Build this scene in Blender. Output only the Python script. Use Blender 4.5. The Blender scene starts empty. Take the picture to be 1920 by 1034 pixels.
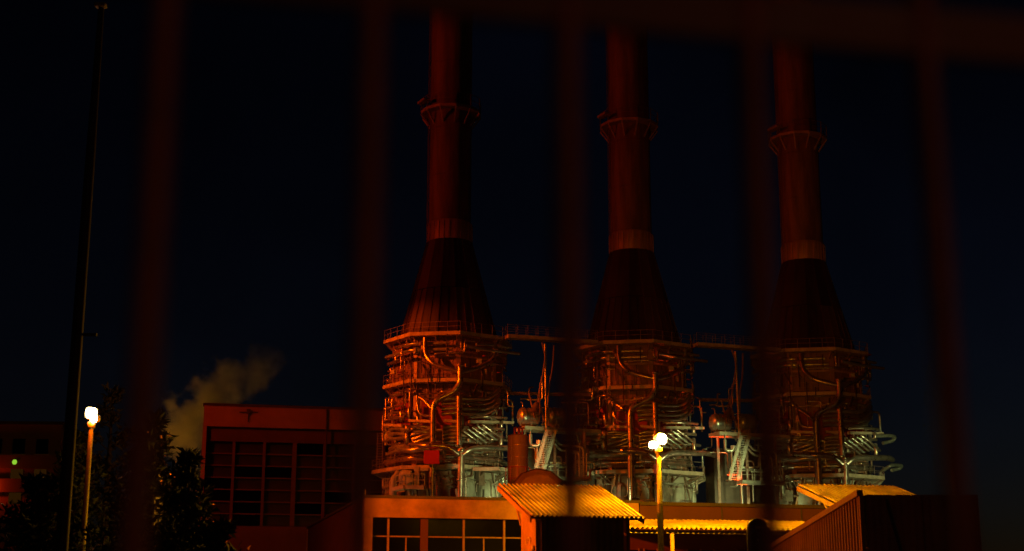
import bpy, math, random
from mathutils import Vector, Matrix, Euler

random.seed(7)
R = math.radians
scene = bpy.context.scene
col = scene.collection

# ------------------------------------------------------------------ camera
LENS, PITCH, EYE = 49.5, R(13.5), 1.7
cam_d = bpy.data.cameras.new('camera')
cam_d.sensor_width = 36.0
cam_d.lens = LENS
cam_d.clip_start = 0.05
cam_d.clip_end = 3000
cam_d.dof.use_dof = True
cam_d.dof.focus_distance = 130
cam_d.dof.aperture_fstop = 2.1
cam = bpy.data.objects.new('camera', cam_d)
col.objects.link(cam)
cam.location = (0, 0, EYE)
cam.rotation_euler = (R(90) + PITCH, 0, 0)
scene.camera = cam

# ------------------------------------------------------------------ sky, exposure
world = bpy.data.worlds.new('World')
scene.world = world
world.use_nodes = True
wn = world.node_tree
bg = wn.nodes['Background']
sky = wn.nodes.new('ShaderNodeTexSky')
sky.sky_type = 'NISHITA'
sky.sun_disc = False
sky.sun_elevation = R(-4.0)
sky.sun_rotation = R(20)
sky.air_density = 1.0
sky.dust_density = 0.3
sky.ozone_density = 2.4
# thin high cloud: a soft, low-contrast variation of the whole night sky
wtc = wn.nodes.new('ShaderNodeTexCoord')
wnz = wn.nodes.new('ShaderNodeTexNoise')
wnz.inputs['Scale'].default_value = 3.5
wnz.inputs['Detail'].default_value = 5
wmr = wn.nodes.new('ShaderNodeMapRange')
wmr.inputs['From Min'].default_value = 0.3
wmr.inputs['From Max'].default_value = 0.7
wmr.inputs['To Min'].default_value = 0.55
wmr.inputs['To Max'].default_value = 1.35
wmx = wn.nodes.new('ShaderNodeMix')
wmx.data_type = 'RGBA'
wmx.blend_type = 'MULTIPLY'
wmx.inputs['Factor'].default_value = 1.0
wn.links.new(wtc.outputs['Generated'], wnz.inputs['Vector'])
wn.links.new(wnz.outputs['Fac'], wmr.inputs['Value'])
wn.links.new(sky.outputs[0], wmx.inputs['A'])
wn.links.new(wmr.outputs[0], wmx.inputs['B'])
wn.links.new(wmx.outputs['Result'], bg.inputs[0])
bg.inputs[1].default_value = 0.029
scene.view_settings.view_transform = 'Standard'
scene.view_settings.look = 'None'
scene.view_settings.exposure = 0.0
scene.view_settings.gamma = 1.0
scene.view_settings.use_curve_mapping = False
scene.cycles.use_denoising = True
scene.cycles.use_light_tree = True
scene.cycles.max_bounces = 5
scene.cycles.diffuse_bounces = 2
scene.cycles.glossy_bounces = 3
scene.cycles.volume_bounces = 0
scene.cycles.sample_clamp_indirect = 3.0
scene.cycles.volume_step_rate = 2.0

SODIUM = (1.0, 0.115, 0.0)
SODIUM_FAR = (1.0, 0.085, 0.0)
SODIUM_RED = (1.0, 0.045, 0.0)
YELLOW = (1.0, 0.42, 0.002)
MERCURY = (0.84, 1.0, 0.36)

# ------------------------------------------------------------------ helpers
FPX = 1920 * LENS / 36.0
CP, SP = math.cos(PITCH), math.sin(PITCH)


def at(px, py, Y):
    """world point on the vertical plane y = Y that is seen at a pixel of the 1920 x 1034 photograph"""
    v = 517 - py
    fwd = FPX * CP - v * SP
    up = FPX * SP + v * CP
    return Vector(((px - 960) * Y / fwd, Y, EYE + up * Y / fwd))


def tag(o, label=None, cat=None, group=None, kind=None):
    if label: o['label'] = label
    if cat: o['category'] = cat
    if group: o['group'] = group
    if kind: o['kind'] = kind
    return o


def empty(name, loc=(0, 0, 0), rz=0.0):
    o = bpy.data.objects.new(name, None)
    o.empty_display_size = 0.3
    o.location = loc
    o.rotation_euler = (0, 0, rz)
    col.objects.link(o)
    return o


def copy_tree(o, parent=None):
    c = o.copy()
    col.objects.link(c)
    if parent is not None:
        c.parent = parent
    for ch in list(o.children):
        copy_tree(ch, c)
    return c


class MB:
    def __init__(self):
        self.v, self.f, self.s = [], [], []

    def add(self, vs, fs, smooth=False):
        b = len(self.v)
        self.v += [tuple(p) for p in vs]
        self.f += [tuple(i + b for i in f) for f in fs]
        self.s += [smooth] * len(fs)
        return self

    def box(self, c, size, rz=0.0, mat=None):
        hx, hy, hz = size[0] / 2, size[1] / 2, size[2] / 2
        m = mat or Matrix.Rotation(rz, 3, 'Z')
        c = Vector(c)
        vs = [c + m @ Vector((x, y, z)) for z in (-hz, hz) for y in (-hy, hy) for x in (-hx, hx)]
        return self.add(vs, [(0, 2, 3, 1), (4, 5, 7, 6), (0, 1, 5, 4), (2, 6, 7, 3), (0, 4, 6, 2), (1, 3, 7, 5)])

    def bar(self, a, b, w, h=None):
        """square bar from a to b"""
        a, b = Vector(a), Vector(b)
        d = (b - a)
        L = d.length
        if L < 1e-6: return self
        q = d.to_track_quat('Z', 'X').to_matrix()
        return self.box((a + b) / 2, (w, h or w, L), mat=q)

    def tube(self, pts, r, n=10, smooth=True, caps=True, rr=None):
        pts = [Vector(p) for p in pts]
        rings = []
        up = None
        for i, p in enumerate(pts):
            if i == 0: d = pts[1] - p
            elif i == len(pts) - 1: d = p - pts[i - 1]
            else: d = (pts[i + 1] - p).normalized() + (p - pts[i - 1]).normalized()
            d.normalize()
            if up is None:
                up = Vector((0, 0, 1)) if abs(d.z) < 0.9 else Vector((1, 0, 0))
            x = d.cross(up).normalized()
            y = x.cross(d).normalized()
            up = y
            ra = rr[i] if rr else r
            rings.append([p + (x * math.cos(2 * math.pi * k / n) + y * math.sin(2 * math.pi * k / n)) * ra for k in range(n)])
        vs = [v for rg in rings for v in rg]
        fs = []
        for i in range(len(rings) - 1):
            for k in range(n):
                a, b = i * n + k, i * n + (k + 1) % n
                fs.append((a, b, b + n, a + n))
        self.add(vs, fs, smooth)
        if caps:
            self.add(rings[0], [tuple(range(n))[::-1]])
            self.add(rings[-1], [tuple(range(n))])
        return self

    def lathe(self, prof, n=24, c=(0, 0, 0), smooth=True, a0=0.0):
        c = Vector(c)
        vs, fs = [], []
        for r, z in prof:
            for k in range(n):
                t = a0 + 2 * math.pi * k / n
                vs.append(c + Vector((r * math.sin(t), -r * math.cos(t), z)))
        for i in range(len(prof) - 1):
            for k in range(n):
                a, b = i * n + k, i * n + (k + 1) % n
                fs.append((a, b, b + n, a + n))
        return self.add(vs, fs, smooth)

    def build(self, name, mat, parent=None, bevel=0.0):
        me = bpy.data.meshes.new(name)
        me.from_pydata(self.v, [], self.f)
        me.polygons.foreach_set('use_smooth', self.s)
        me.materials.append(mat)
        me.update()
        o = bpy.data.objects.new(name, me)
        col.objects.link(o)
        if parent is not None:
            o.parent = parent
        if bevel:
            m = o.modifiers.new('bevel', 'BEVEL')
            m.width = bevel
            m.segments = 2
            m.limit_method = 'ANGLE'
        return o


def smooth_path(pts, sub=5):
    """Catmull-Rom through the points"""
    pts = [Vector(p) for p in pts]
    if len(pts) < 3: return pts
    P = [pts[0] * 2 - pts[1]] + pts + [pts[-1] * 2 - pts[-2]]
    out = []
    for i in range(1, len(P) - 2):
        p0, p1, p2, p3 = P[i - 1], P[i], P[i + 1], P[i + 2]
        for k in range(sub):
            t = k / sub
            out.append(0.5 * ((2 * p1) + (p2 - p0) * t + (2 * p0 - 5 * p1 + 4 * p2 - p3) * t * t + (3 * p1 - p0 - 3 * p2 + p3) * t ** 3))
    out.append(pts[-1])
    return out


def fillet(pts, rad, sub=6):
    """straight runs with rounded bends"""
    pts = [Vector(p) for p in pts]
    out = [pts[0]]
    for i in range(1, len(pts) - 1):
        a, p, b = pts[i - 1], pts[i], pts[i + 1]
        da, db = (a - p), (b - p)
        r = min(rad, da.length * 0.48, db.length * 0.48)
        s, e = p + da.normalized() * r, p + db.normalized() * r
        for k in range(sub + 1):
            t = k / sub
            out.append(s * (1 - t) ** 2 + p * 2 * t * (1 - t) + e * t * t)
    out.append(pts[-1])
    return out


MATS = {}


def mat(name, c, rough=0.6, metal=0.0, scale=1.5, var=0.35, bump=0.0, bscale=None, dirt=None, dirt_amt=0.5, streak=False, spec=0.5):
    m = bpy.data.materials.new(name)
    m.use_nodes = True
    nt = m.node_tree
    b = nt.nodes['Principled BSDF']
    tc = nt.nodes.new('ShaderNodeTexCoord')
    n1 = nt.nodes.new('ShaderNodeTexNoise')
    n1.inputs['Scale'].default_value = scale
    n1.inputs['Detail'].default_value = 6
    n1.inputs['Roughness'].default_value = 0.65
    src = tc.outputs['Object']
    if streak:
        mp = nt.nodes.new('ShaderNodeMapping')
        mp.inputs['Scale'].default_value = (1.0, 1.0, 0.12)
        nt.links.new(src, mp.inputs[0])
        src = mp.outputs[0]
    nt.links.new(src, n1.inputs['Vector'])
    cr = nt.nodes.new('ShaderNodeValToRGB')
    lo = dirt if dirt else tuple(x * (1 - var) for x in c)
    hi = tuple(min(1, x * (1 + var * 0.6)) for x in c)
    cr.color_ramp.elements[0].position = 0.32
    cr.color_ramp.elements[0].color = (*[lo[i] * dirt_amt + c[i] * (1 - var) * (1 - dirt_amt) if dirt else lo[i] for i in range(3)], 1)
    cr.color_ramp.elements[1].position = 0.68
    cr.color_ramp.elements[1].color = (*hi, 1)
    nt.links.new(n1.outputs['Fac'], cr.inputs[0])
    nt.links.new(cr.outputs[0], b.inputs['Base Color'])
    b.inputs['Metallic'].default_value = metal
    b.inputs['Specular IOR Level'].default_value = spec
    mr = nt.nodes.new('ShaderNodeMapRange')
    mr.inputs['To Min'].default_value = max(0.05, rough - 0.12)
    mr.inputs['To Max'].default_value = min(1, rough + 0.12)
    nt.links.new(n1.outputs['Fac'], mr.inputs['Value'])
    nt.links.new(mr.outputs[0], b.inputs['Roughness'])
    if bump:
        n2 = nt.nodes.new('ShaderNodeTexNoise')
        n2.inputs['Scale'].default_value = bscale or scale * 6
        n2.inputs['Detail'].default_value = 4
        nt.links.new(tc.outputs['Object'], n2.inputs['Vector'])
        bp = nt.nodes.new('ShaderNodeBump')
        bp.inputs['Strength'].default_value = bump
        bp.inputs['Distance'].default_value = 0.05
        nt.links.new(n2.outputs['Fac'], bp.inputs['Height'])
        nt.links.new(bp.outputs[0], b.inputs['Normal'])
    MATS[name] = m
    return m


def emit(name, c, strength):
    m = bpy.data.materials.new(name)
    m.use_nodes = True
    nt = m.node_tree
    b = nt.nodes['Principled BSDF']
    b.inputs['Base Color'].default_value = (0.004, 0.004, 0.004, 1)
    b.inputs['Specular IOR Level'].default_value = 0.01
    b.inputs['Emission Color'].default_value = (*c, 1)
    b.inputs['Emission Strength'].default_value = strength
    MATS[name] = m
    return m


mat('asphalt', (0.05, 0.05, 0.052), 0.85, scale=0.6, bump=0.3)
mat('casing', (0.27, 0.145, 0.10), 0.55, scale=0.9, var=0.4, bump=0.15, dirt=(0.10, 0.05, 0.035), streak=True)
mat('casing_dark', (0.07, 0.045, 0.035), 0.7, scale=1)
mat('steel', (0.30, 0.22, 0.17), 0.5, metal=0.2, scale=2, var=0.4, dirt=(0.12, 0.06, 0.04))
mat('column', (0.44, 0.25, 0.17), 0.5, scale=0.9, var=0.3, streak=True)
mat('platform_steel', (0.58, 0.47, 0.36), 0.55, metal=0.1, scale=1.2, var=0.35)
mat('pipe_clad', (0.62, 0.50, 0.42), 0.30, metal=0.85, scale=1.6, var=0.3, bump=0.06, bscale=9)
mat('pipe_pale', (0.60, 0.60, 0.54), 0.33, metal=0.75, scale=1.6, var=0.3, bump=0.06, bscale=9)
mat('red_paint', (0.26, 0.02, 0.014), 0.55, scale=1.5, var=0.3)
mat('sign_red', (0.62, 0.012, 0.012), 0.5, scale=0.8, var=0.12)
mat('cone_clad', (0.055, 0.032, 0.025), 0.5, metal=0.2, scale=0.5, var=0.45, streak=True, bump=0.1)
mat('cone_lit_or_odd', (0.12, 0.065, 0.05), 0.5, metal=0.2, scale=0.5, var=0.35, streak=True)
mat('chimney', (0.26, 0.15, 0.12), 0.6, scale=0.9, var=0.55, streak=True, bump=0.12, dirt=(0.07, 0.035, 0.03))
mat('collar', (0.5, 0.32, 0.22), 0.5, metal=0.2, scale=0.8, var=0.4, streak=True)
mat('pale_panel', (0.46, 0.46, 0.40), 0.5, scale=0.7, var=0.3, bump=0.08, dirt=(0.22, 0.15, 0.10))
mat('panel_worn', (0.24, 0.20, 0.15), 0.6, scale=1.1, var=0.45, dirt=(0.10, 0.05, 0.03), dirt_amt=0.8)
mat('concrete', (0.36, 0.33, 0.29), 0.85, scale=0.5, var=0.3, bump=0.25, dirt=(0.16, 0.13, 0.11))
mat('fascia', (0.42, 0.25, 0.16), 0.75, scale=0.55, var=0.2, bump=0.12, dirt=(0.05, 0.025, 0.015), dirt_amt=0.75)
mat('fascia_far', (0.34, 0.22, 0.16), 0.75, scale=0.12, var=0.22, bump=0.1, dirt=(0.18, 0.09, 0.06))
mat('brown_clad', (0.085, 0.022, 0.015), 0.7, scale=0.8, var=0.25, bump=0.1)
mat('wall_far', (0.10, 0.058, 0.043), 0.8, scale=0.2, var=0.3)
mat('frame_far', (0.12, 0.07, 0.05), 0.7, scale=1, var=0.2)
mat('frame', (0.22, 0.13, 0.08), 0.6, scale=2, var=0.3)
mat('glass_dark', (0.003, 0.003, 0.0025), 0.22, scale=0.3, var=0.5, spec=0.01)
mat('glass_block', (0.035, 0.026, 0.022), 0.4, scale=0.22, var=0.7, spec=0.2)
mat('glass_tint', (0.035, 0.021, 0.016), 0.45, scale=0.22, var=0.5, spec=0.2)
mat('coping', (0.06, 0.045, 0.04), 0.6, scale=1)
mat('roof_felt', (0.05, 0.045, 0.04), 0.9, scale=1)
mat('shed_roof', (0.52, 0.40, 0.14), 0.45, scale=0.9, var=0.28, bump=0.15, dirt=(0.16, 0.085, 0.03), dirt_amt=0.75, streak=False)
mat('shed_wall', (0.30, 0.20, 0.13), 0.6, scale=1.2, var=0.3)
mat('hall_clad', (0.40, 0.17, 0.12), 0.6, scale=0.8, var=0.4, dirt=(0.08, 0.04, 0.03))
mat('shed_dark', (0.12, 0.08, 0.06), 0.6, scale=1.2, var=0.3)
mat('pole_paint', (0.44, 0.40, 0.30), 0.5, metal=0.2, scale=4, var=0.3)
mat('pole_dark', (0.12, 0.10, 0.08), 0.6, scale=4, var=0.3)
mat('mast_grey', (0.07, 0.06, 0.05), 0.6, scale=2, var=0.3)
mat('housing', (0.10, 0.09, 0.08), 0.5, metal=0.3, scale=5)
mat('tank_clad', (0.55, 0.38, 0.27), 0.32, metal=0.7, scale=0.8, var=0.3, bump=0.06, streak=True)
mat('duct_red', (0.30, 0.10, 0.06), 0.6, scale=1.2, var=0.35, bump=0.1)
mat('fence_paint', (0.24, 0.08, 0.06), 0.5, scale=30, var=0.3)
mat('rail_paint', (0.10, 0.03, 0.022), 0.55, scale=30, var=0.3)
mat('bark', (0.09, 0.06, 0.045), 0.9, scale=6, var=0.4, bump=0.4)
mat('needles', (0.05, 0.075, 0.03), 0.7, scale=2, var=0.5)
mat('leaves', (0.09, 0.075, 0.035), 0.7, scale=2, var=0.5)
mat('stair_steel', (0.50, 0.50, 0.45), 0.5, metal=0.3, scale=3)
mat('block_wall', (0.22, 0.12, 0.085), 0.8, scale=0.25, var=0.35)
emit('lens_yellow', (1.0, 0.78, 0.35), 60)
emit('lens_mercury', (0.85, 1.0, 0.7), 25)
emit('lit_window', (1.0, 0.12, 0.005), 0.6)
emit('dim_window', (0.8, 0.30, 0.02), 0.022)
emit('hall_window', (0.30, 0.42, 0.05), 0.002)
emit('green_lamp', (0.25, 0.55, 0.03), 1.1)
M = MATS


def light(kind, name, loc, energy, color, parent, radius=0.15, target=None, angle=100, blend=0.6):
    l = bpy.data.lights.new(name, kind)
    l.energy = energy
    l.color = color
    l.shadow_soft_size = radius
    if kind == 'SPOT':
        l.spot_size = R(angle)
        l.spot_blend = blend
    o = bpy.data.objects.new(name, l)
    col.objects.link(o)
    o.parent = parent
    o.location = loc
    if target is not None:
        base = parent.location if parent else Vector((0, 0, 0))
        d = Vector(target) - (Vector(loc) + base)
        o.rotation_euler = d.to_track_quat('-Z', 'Y').to_euler()
    return o


# ------------------------------------------------------------------ ground
g = MB().add([(-900, -300, 0), (900, -300, 0), (900, 1500, 0), (-900, 1500, 0)], [(0, 1, 2, 3)]).build('ground', M['asphalt'])
tag(g, 'dark asphalt ground of the power plant yard', 'ground', kind='structure')

SITE = R(12.5)
# ------------------------------------------------------------------ boiler towers
U0 = Vector((-7.57, 165, 0))
STEP = Vector((22.46, 5.0, 0))
A0 = 12.6


def L(px, py, yo):
    return at(px, py, 165 + yo) - U0


def octa(r, k, z):
    t = R(A0 + 45 * k)
    return Vector((r * math.sin(t), -r * math.cos(t), z))


def oct_slab(mb, ro, ri, z0, z1):
    vs, fs = [], []
    for z in (z0, z1):
        for r in (ro, ri):
            vs += [octa(r, k, z) for k in range(8)]
    for k in range(8):
        j = (k + 1) % 8
        fs += [(k, j, 16 + j, 16 + k), (8 + j, 8 + k, 24 + k, 24 + j), (16 + k, 16 + j, 24 + j, 24 + k), (j, k, 8 + k, 8 + j)]
    mb.add(vs, fs)


def railing(mb, pts, h=1.1, n=4, post=0.06, rail=0.04):
    for a, b in zip(pts[:-1], pts[1:]):
        a, b = Vector(a), Vector(b)
        for k in range(n):
            p = a.lerp(b, k / n)
            mb.bar(p, p + Vector((0, 0, h)), post)
        for hh in (h - 0.02, h * 0.5):
            mb.bar(a + Vector((0, 0, hh)), b + Vector((0, 0, hh)), rail)
    mb.bar(pts[-1], Vector(pts[-1]) + Vector((0, 0, h)), post)


def oct_r(r, deg):
    k = math.floor((deg - A0) / 45)
    return r * math.cos(R(22.5)) / math.cos(R(deg) - R(A0 + 45 * k + 22.5))


def tangle(root, rnd, count, z0, z1, ra=6.85, rb=7.9):
    """small-bore pipes that run along the facets, turn up or down and end at the casing"""
    for _ in range(count):
        r = rnd.uniform(ra, rb)
        a = rnd.uniform(-88, 95)
        z = rnd.uniform(z0, z1)
        da = rnd.choice((-1, 1)) * rnd.uniform(8, 34)
        dz = rnd.choice((-1, 1)) * rnd.uniform(0.8, 3.2)
        zz = min(max(z + dz, z0), z1)
        pol = lambda rr, aa, h: Vector((oct_r(rr, aa) * math.sin(R(aa)), -oct_r(rr, aa) * math.cos(R(aa)), h))
        pts = [pol(6.3, a, z), pol(r, a, z)]
        for k in range(1, 5):
            pts.append(pol(r, a + da * k / 4, z + rnd.choice((0, 0, 0.05))))
        pts.append(pol(r, a + da, zz))
        if rnd.random() < 0.6:
            pts.append(pol(r, a + da + math.copysign(rnd.uniform(4, 14), da), zz))
        rad = rnd.choice((0.06, 0.08, 0.1, 0.13, 0.16))
        MB().tube(fillet(pts, 0.35, 3), rad, 6).build('pipe', M[rnd.choice(('pipe_pale', 'pipe_clad', 'pipe_clad', 'steel'))], root)


def make_tower():
    root = empty('boiler_tower', U0)
    Z = {'top': 33.05, 'mid': 27.65, 'low': 17.75}
    # inner shell and cladding panels
    MB().lathe([(6.35, 10.0), (6.35, 33.0), (4.0, 33.2)], 8, a0=R(A0), smooth=False).build('casing', M['casing_dark'], root)
    rc = 6.35
    w = 2 * rc * math.sin(R(22.5))
    apo = rc * math.cos(R(22.5))
    bands = [(18.2, 21.2), (21.3, 24.2), (24.3, 27.2), (27.9, 30.3), (30.4, 32.6)]
    for bi, (z0, z1) in enumerate(bands):
        # one shared panel mesh with a raised stiffener rim for each band
        pw = w / 3 - 0.10
        pm = MB()
        pm.box((0, 0, 0), (pw, 0.10, z1 - z0 - 0.06))
        pm.box((-pw * 0.30, -0.07, 0), (0.10, 0.08, z1 - z0 - 0.3))
        pm.box((pw * 0.12, -0.07, 0), (0.10, 0.08, z1 - z0 - 0.3))
        proto = None
        for k in range(8):
            an = R(A0 + 22.5 + 45 * k)
            nrm = Vector((math.sin(an), -math.cos(an), 0))
            tan = Vector((math.cos(an), math.sin(an), 0))
            for j in (-1, 0, 1):
                if proto is None:
                    o = proto = pm.build('panel', M['casing'], root)
                else:
                    o = proto.copy()
                    col.objects.link(o)
                o.location = nrm * (apo + 0.06 + random.uniform(-0.02, 0.05)) + tan * j * w / 3 + Vector((0, 0, (z0 + z1) / 2))
                o.rotation_euler = (0, 0, an)
    for k in range(8):
        a = R(A0 + 45 * k)
        m = MB()
        c = octa(6.55, k, 0)
        m.box((c.x, c.y, 25.4), (0.55, 0.12, 15.0), rz=a)
        c2 = octa(6.3, k, 0)
        m.box((c2.x, c2.y, 25.4), (0.14, 0.5, 15.0), rz=a)
        m.build('corner_column', M['column'], root)
    # horizontal girts on the facets
    for z, dz in ((24.25, 0.28), (30.35, 0.22), (21.25, 0.22)):
        m = MB()
        oct_slab(m, 6.62, 6.2, z - dz / 2, z + dz / 2)
        m.build('girt', M['column'], root)
    # red painted inspection panels under the middle platform
    for k in (-2, -1, 0, 1):
        an = R(A0 + 22.5 + 45 * k)
        nrm = Vector((math.sin(an), -math.cos(an), 0))
        tan = Vector((math.cos(an), math.sin(an), 0))
        for j, ww, z0, z1 in ((-0.9, 1.5, 22.4, 25.3), (1.0, 1.9, 22.0, 25.5)):
            c = nrm * (apo + 0.24) + tan * j + Vector((0, 0, (z0 + z1) / 2))
            m = MB()
            m.box(c, (ww, 0.16, z1 - z0), rz=an)
            m.box(c + nrm * 0.1, (ww * 0.7, 0.1, 0.14), rz=an)
            m.build('inspection_panel', M['red_paint'], root)
    # platforms with railings, kick boards and brackets
    for key, ro, ri, n in (('top', 7.76, 5.6, 4), ('mid', 7.76, 6.4, 4), ('low', 8.85, 6.5, 4)):
        z = Z[key]
        m = MB()
        oct_slab(m, ro, ri, z - 0.42, z)
        p = m.build('platform', M['platform_steel'], root)
        m = MB()
        railing(m, [octa(ro - 0.08, k, z + 0.003) for k in range(-4, 5)], 1.15, n)
        m.build('railing', M['steel'], p)
        for k in range(8):
            for fr in (0.05, 0.5, 0.95):
                a = octa(ro - 0.25, k, z - 0.43).lerp(octa(ro - 0.25, k + 1, z - 0.43), fr)
                b = octa(6.45, k, z - 1.5).lerp(octa(6.45, k + 1, z - 1.5), fr)
                MB().bar(a, b, 0.14).build('bracket', M['steel'], p)
    # tapered hood between casing and chimney: 16 clad strips with standing seams
    zc0, zc1, r0, r1 = 33.0, 45.3, 5.95, 2.72
    n = 16
    for k in range(n):
        a, b = R(A0 + 360 / n * k), R(A0 + 360 / n * (k + 1))
        for i in range(2):
            f0, f1 = (0, 0.48) if i == 0 else (0.485, 1)
            rr0, rr1 = r0 + (r1 - r0) * f0, r0 + (r1 - r0) * f1
            z0, z1 = zc0 + (zc1 - zc0) * f0, zc0 + (zc1 - zc0) * f1
            P = lambda t, r, z: Vector((r * math.sin(t), -r * math.cos(t), z))
            off = random.uniform(0, 0.03) + (0.05 if i == 1 else 0)
            g2 = 0.012
            vs = [P(a + g2, rr0 + off, z0), P(b - g2, rr0 + off, z0), P(b - g2, rr1 + off, z1), P(a + g2, rr1 + off, z1)]
            vi = [P(a + g2, rr0 - 0.15, z0), P(b - g2, rr0 - 0.15, z0), P(b - g2, rr1 - 0.15, z1), P(a + g2, rr1 - 0.15, z1)]
            m = MB().add(vs + vi, [(0, 1, 2, 3), (7, 6, 5, 4), (0, 4, 5, 1), (1, 5, 6, 2), (2, 6, 7, 3), (3, 7, 4, 0)])
            m.bar(P(a, rr0 + 0.03, z0), P(a, rr1 + 0.03, z1), 0.10)
            mid = P((a + b) / 2, 1, 0)
            m.bar(P((a + b) / 2, rr0 - 0.06, z0), P((a + b) / 2, rr1 + 0.02, z1), 0.07)
            m.build('hood_strip', M['cone_lit_or_odd'] if (k in (0, 1, 2) and random.random() < 0.6) else M['cone_clad'], root)  # paler right-facing strips carry painted-in light
    MB().lathe([(5.75, 33.02), (2.6, 45.2)], 16, a0=R(A0), smooth=False).build('hood_core', M['casing_dark'], root)
    # collar with vertical flutes, then the chimney shaft
    m = MB().lathe([(2.62, 45.1), (2.72, 45.3), (2.72, 47.6), (2.60, 47.75)], 48)
    for k in range(24):
        t = 2 * math.pi * (k + random.uniform(-0.3, 0.3)) / 24
        m.box((2.74 * math.sin(t), -2.74 * math.cos(t), 46.4), (random.choice((0.1, 0.16, 0.24)), 0.12, 2.2), rz=t)
    m.build('collar', M['collar'], root)
    sh = MB().lathe([(2.58, 47.6), (2.58, 95), (2.75, 95), (2.75, 96), (2.3, 96), (2.3, 90)], 48).build('chimney_shaft', M['chimney'], root)
    for z in (53.5, 59.5, 68, 74, 81, 88):
        MB().lathe([(2.58, z - 0.09), (2.63, z - 0.06), (2.63, z + 0.06), (2.58, z + 0.09)], 48).build('shaft_band', M['chimney'], sh)
    # gallery round the chimney
    zr, rr_, ns = 62.0, 3.75, 12
    m = MB()
    vs, fs = [], []
    for z in (zr - 0.35, zr):
        for r in (rr_, 2.56):
            vs += [Vector((r * math.sin(2 * math.pi * (k + .4) / ns), -r * math.cos(2 * math.pi * (k + .4) / ns), z)) for k in range(ns)]
    for k in range(ns):
        j = (k + 1) % ns
        fs += [(k, j, 2 * ns + j, 2 * ns + k), (2 * ns + k, 2 * ns + j, 3 * ns + j, 3 * ns + k), (j, k, ns + k, ns + j)]
    m.add(vs, fs)
    gal = m.build('gallery', M['platform_steel'], root)
    m = MB()
    ring = [Vector((rr_ * math.sin(2 * math.pi * (k + .4) / ns), -rr_ * math.cos(2 * math.pi * (k + .4) / ns), zr)) for k in range(ns + 1)]
    railing(m, ring, 1.5, 1, 0.10, 0.05)
    m.build('railing', M['steel'], gal)
    for k in range(ns):
        t = 2 * math.pi * (k + .4) / ns
        a = Vector((rr_ * math.sin(t), -rr_ * math.cos(t), zr - 0.36))
        b = Vector((2.56 * math.sin(t), -2.56 * math.cos(t), zr - 2.0))
        MB().bar(a, b, 0.16).build('strut', M['platform_steel'], gal)
    t = R(-62)
    MB().box((3.7 * math.sin(t), -3.7 * math.cos(t), zr + 0.9), (1.9, 0.9, 0.3), rz=t).build('landing', M['platform_steel'], gal)
    # chimney ladder
    m = MB()
    t = R(-75)
    nv = Vector((math.sin(t), -math.cos(t), 0))
    tv = Vector((math.cos(t), math.sin(t), 0))
    for s in (-0.25, 0.25):
        m.bar(nv * 2.8 + tv * s + Vector((0, 0, 47)), nv * 2.8 + tv * s + Vector((0, 0, 95)), 0.07)
    for k in range(80):
        z = 47.5 + k * 0.6
        m.bar(nv * 2.8 - tv * 0.25 + Vector((0, 0, z)), nv * 2.8 + tv * 0.25 + Vector((0, 0, z)), 0.04)
    m.build('ladder', M['chimney'], root)

    # -------- pipework
    def pipe(r, pts, mt='pipe_clad', sub=5, name='pipe', n=10, flanges=()):
        m = MB().tube(smooth_path([L(*p) for p in pts], sub), r, n)
        for f in flanges:
            c = L(*f)
            m.lathe([(r, -0.14), (r * 1.35, -0.14), (r * 1.35, 0.14), (r, 0.14)], n, c)
        return m.build(name, M[mt], root)

    pipe(0.36, [(863, 683, -8.2), (863, 700, -8.2), (862, 718, -8.2), (850, 735, -8.2), (830, 745, -8.2), (817, 754, -8.2), (812.5, 770, -8.2), (812, 800, -8.2), (812, 840, -8.2)], flanges=[(863, 686, -8.2), (812, 832, -8.2)], name='riser')
    pipe(0.43, [(811.5, 838, -8.2), (811, 880, -8.2), (810, 960, -8.2)], name='riser')
    pipe(0.28, [(797, 634, -6.9), (797, 655, -7.1), (801, 670, -7.4), (815, 684, -7.8), (840, 692, -8.1), (862, 697, -8.2)], name='yoke_pipe')
    pipe(0.28, [(928, 640, -5.4), (928, 660, -5.5), (923, 675, -5.9), (905, 686, -6.8), (885, 693, -7.6), (864, 698, -8.2)], name='yoke_pipe')
    pipe(0.34, [(861, 743, -8.25), (861, 790, -8.25), (861, 836, -8.25)], name='riser')
    pipe(0.42, [(865, 842, -8.25), (864, 890, -8.25), (863, 960, -8.25)], name='riser', flanges=[(865, 846, -8.25), (864, 900, -8.25)])
    pipe(0.33, [(750, 842, -3.2), (757, 837, -5.4), (775, 835, -7.2), (800, 836, -8.7), (828, 837, -8.7), (845, 842, -8.6), (860, 853, -8.4)], name='ring_header')
    pipe(0.33, [(868, 853, -8.4), (879, 845, -8.4), (895, 841, -8.0), (925, 841, -7.2), (962, 841, -5.6), (985, 845, -2.5)], name='ring_header')
    pipe(0.34, [(744, 848, -3.5), (752, 842, -5.8), (768, 845, -7.3), (790, 842, -7.9), (812, 842, -7.9)], 'pipe_pale', name='ring_header')
    pipe(0.20, [(731, 842, -2.6), (745, 838, -5.0), (760, 836, -6.2)], 'pipe_pale')
    pipe(0.20, [(731, 851, -2.6), (745, 846, -5.0), (760, 844, -6.2)], 'pipe_pale')
    # stacked superheater tubes on the right half
    for i, y in enumerate((749, 757.5, 767, 776)):
        pipe(0.24, [(828, y + 1, -7.8), (848, y - 1, -7.8), (880, y, -7.5), (905, y, -7.0), (922, y - 5, -6.2), (936, y - 18, -5.2)], 'pipe_clad' if i % 2 else 'pipe_pale', name='tube')
    # short stack between the risers
    for i in range(5):
        pipe(0.21, [(831, 802 + i * 7, -7.4), (845, 800 + i * 7, -7.5), (858, 800 + i * 7, -7.5)], 'pipe_pale' if i % 2 == 0 else 'pipe_clad', name='tube')
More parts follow.
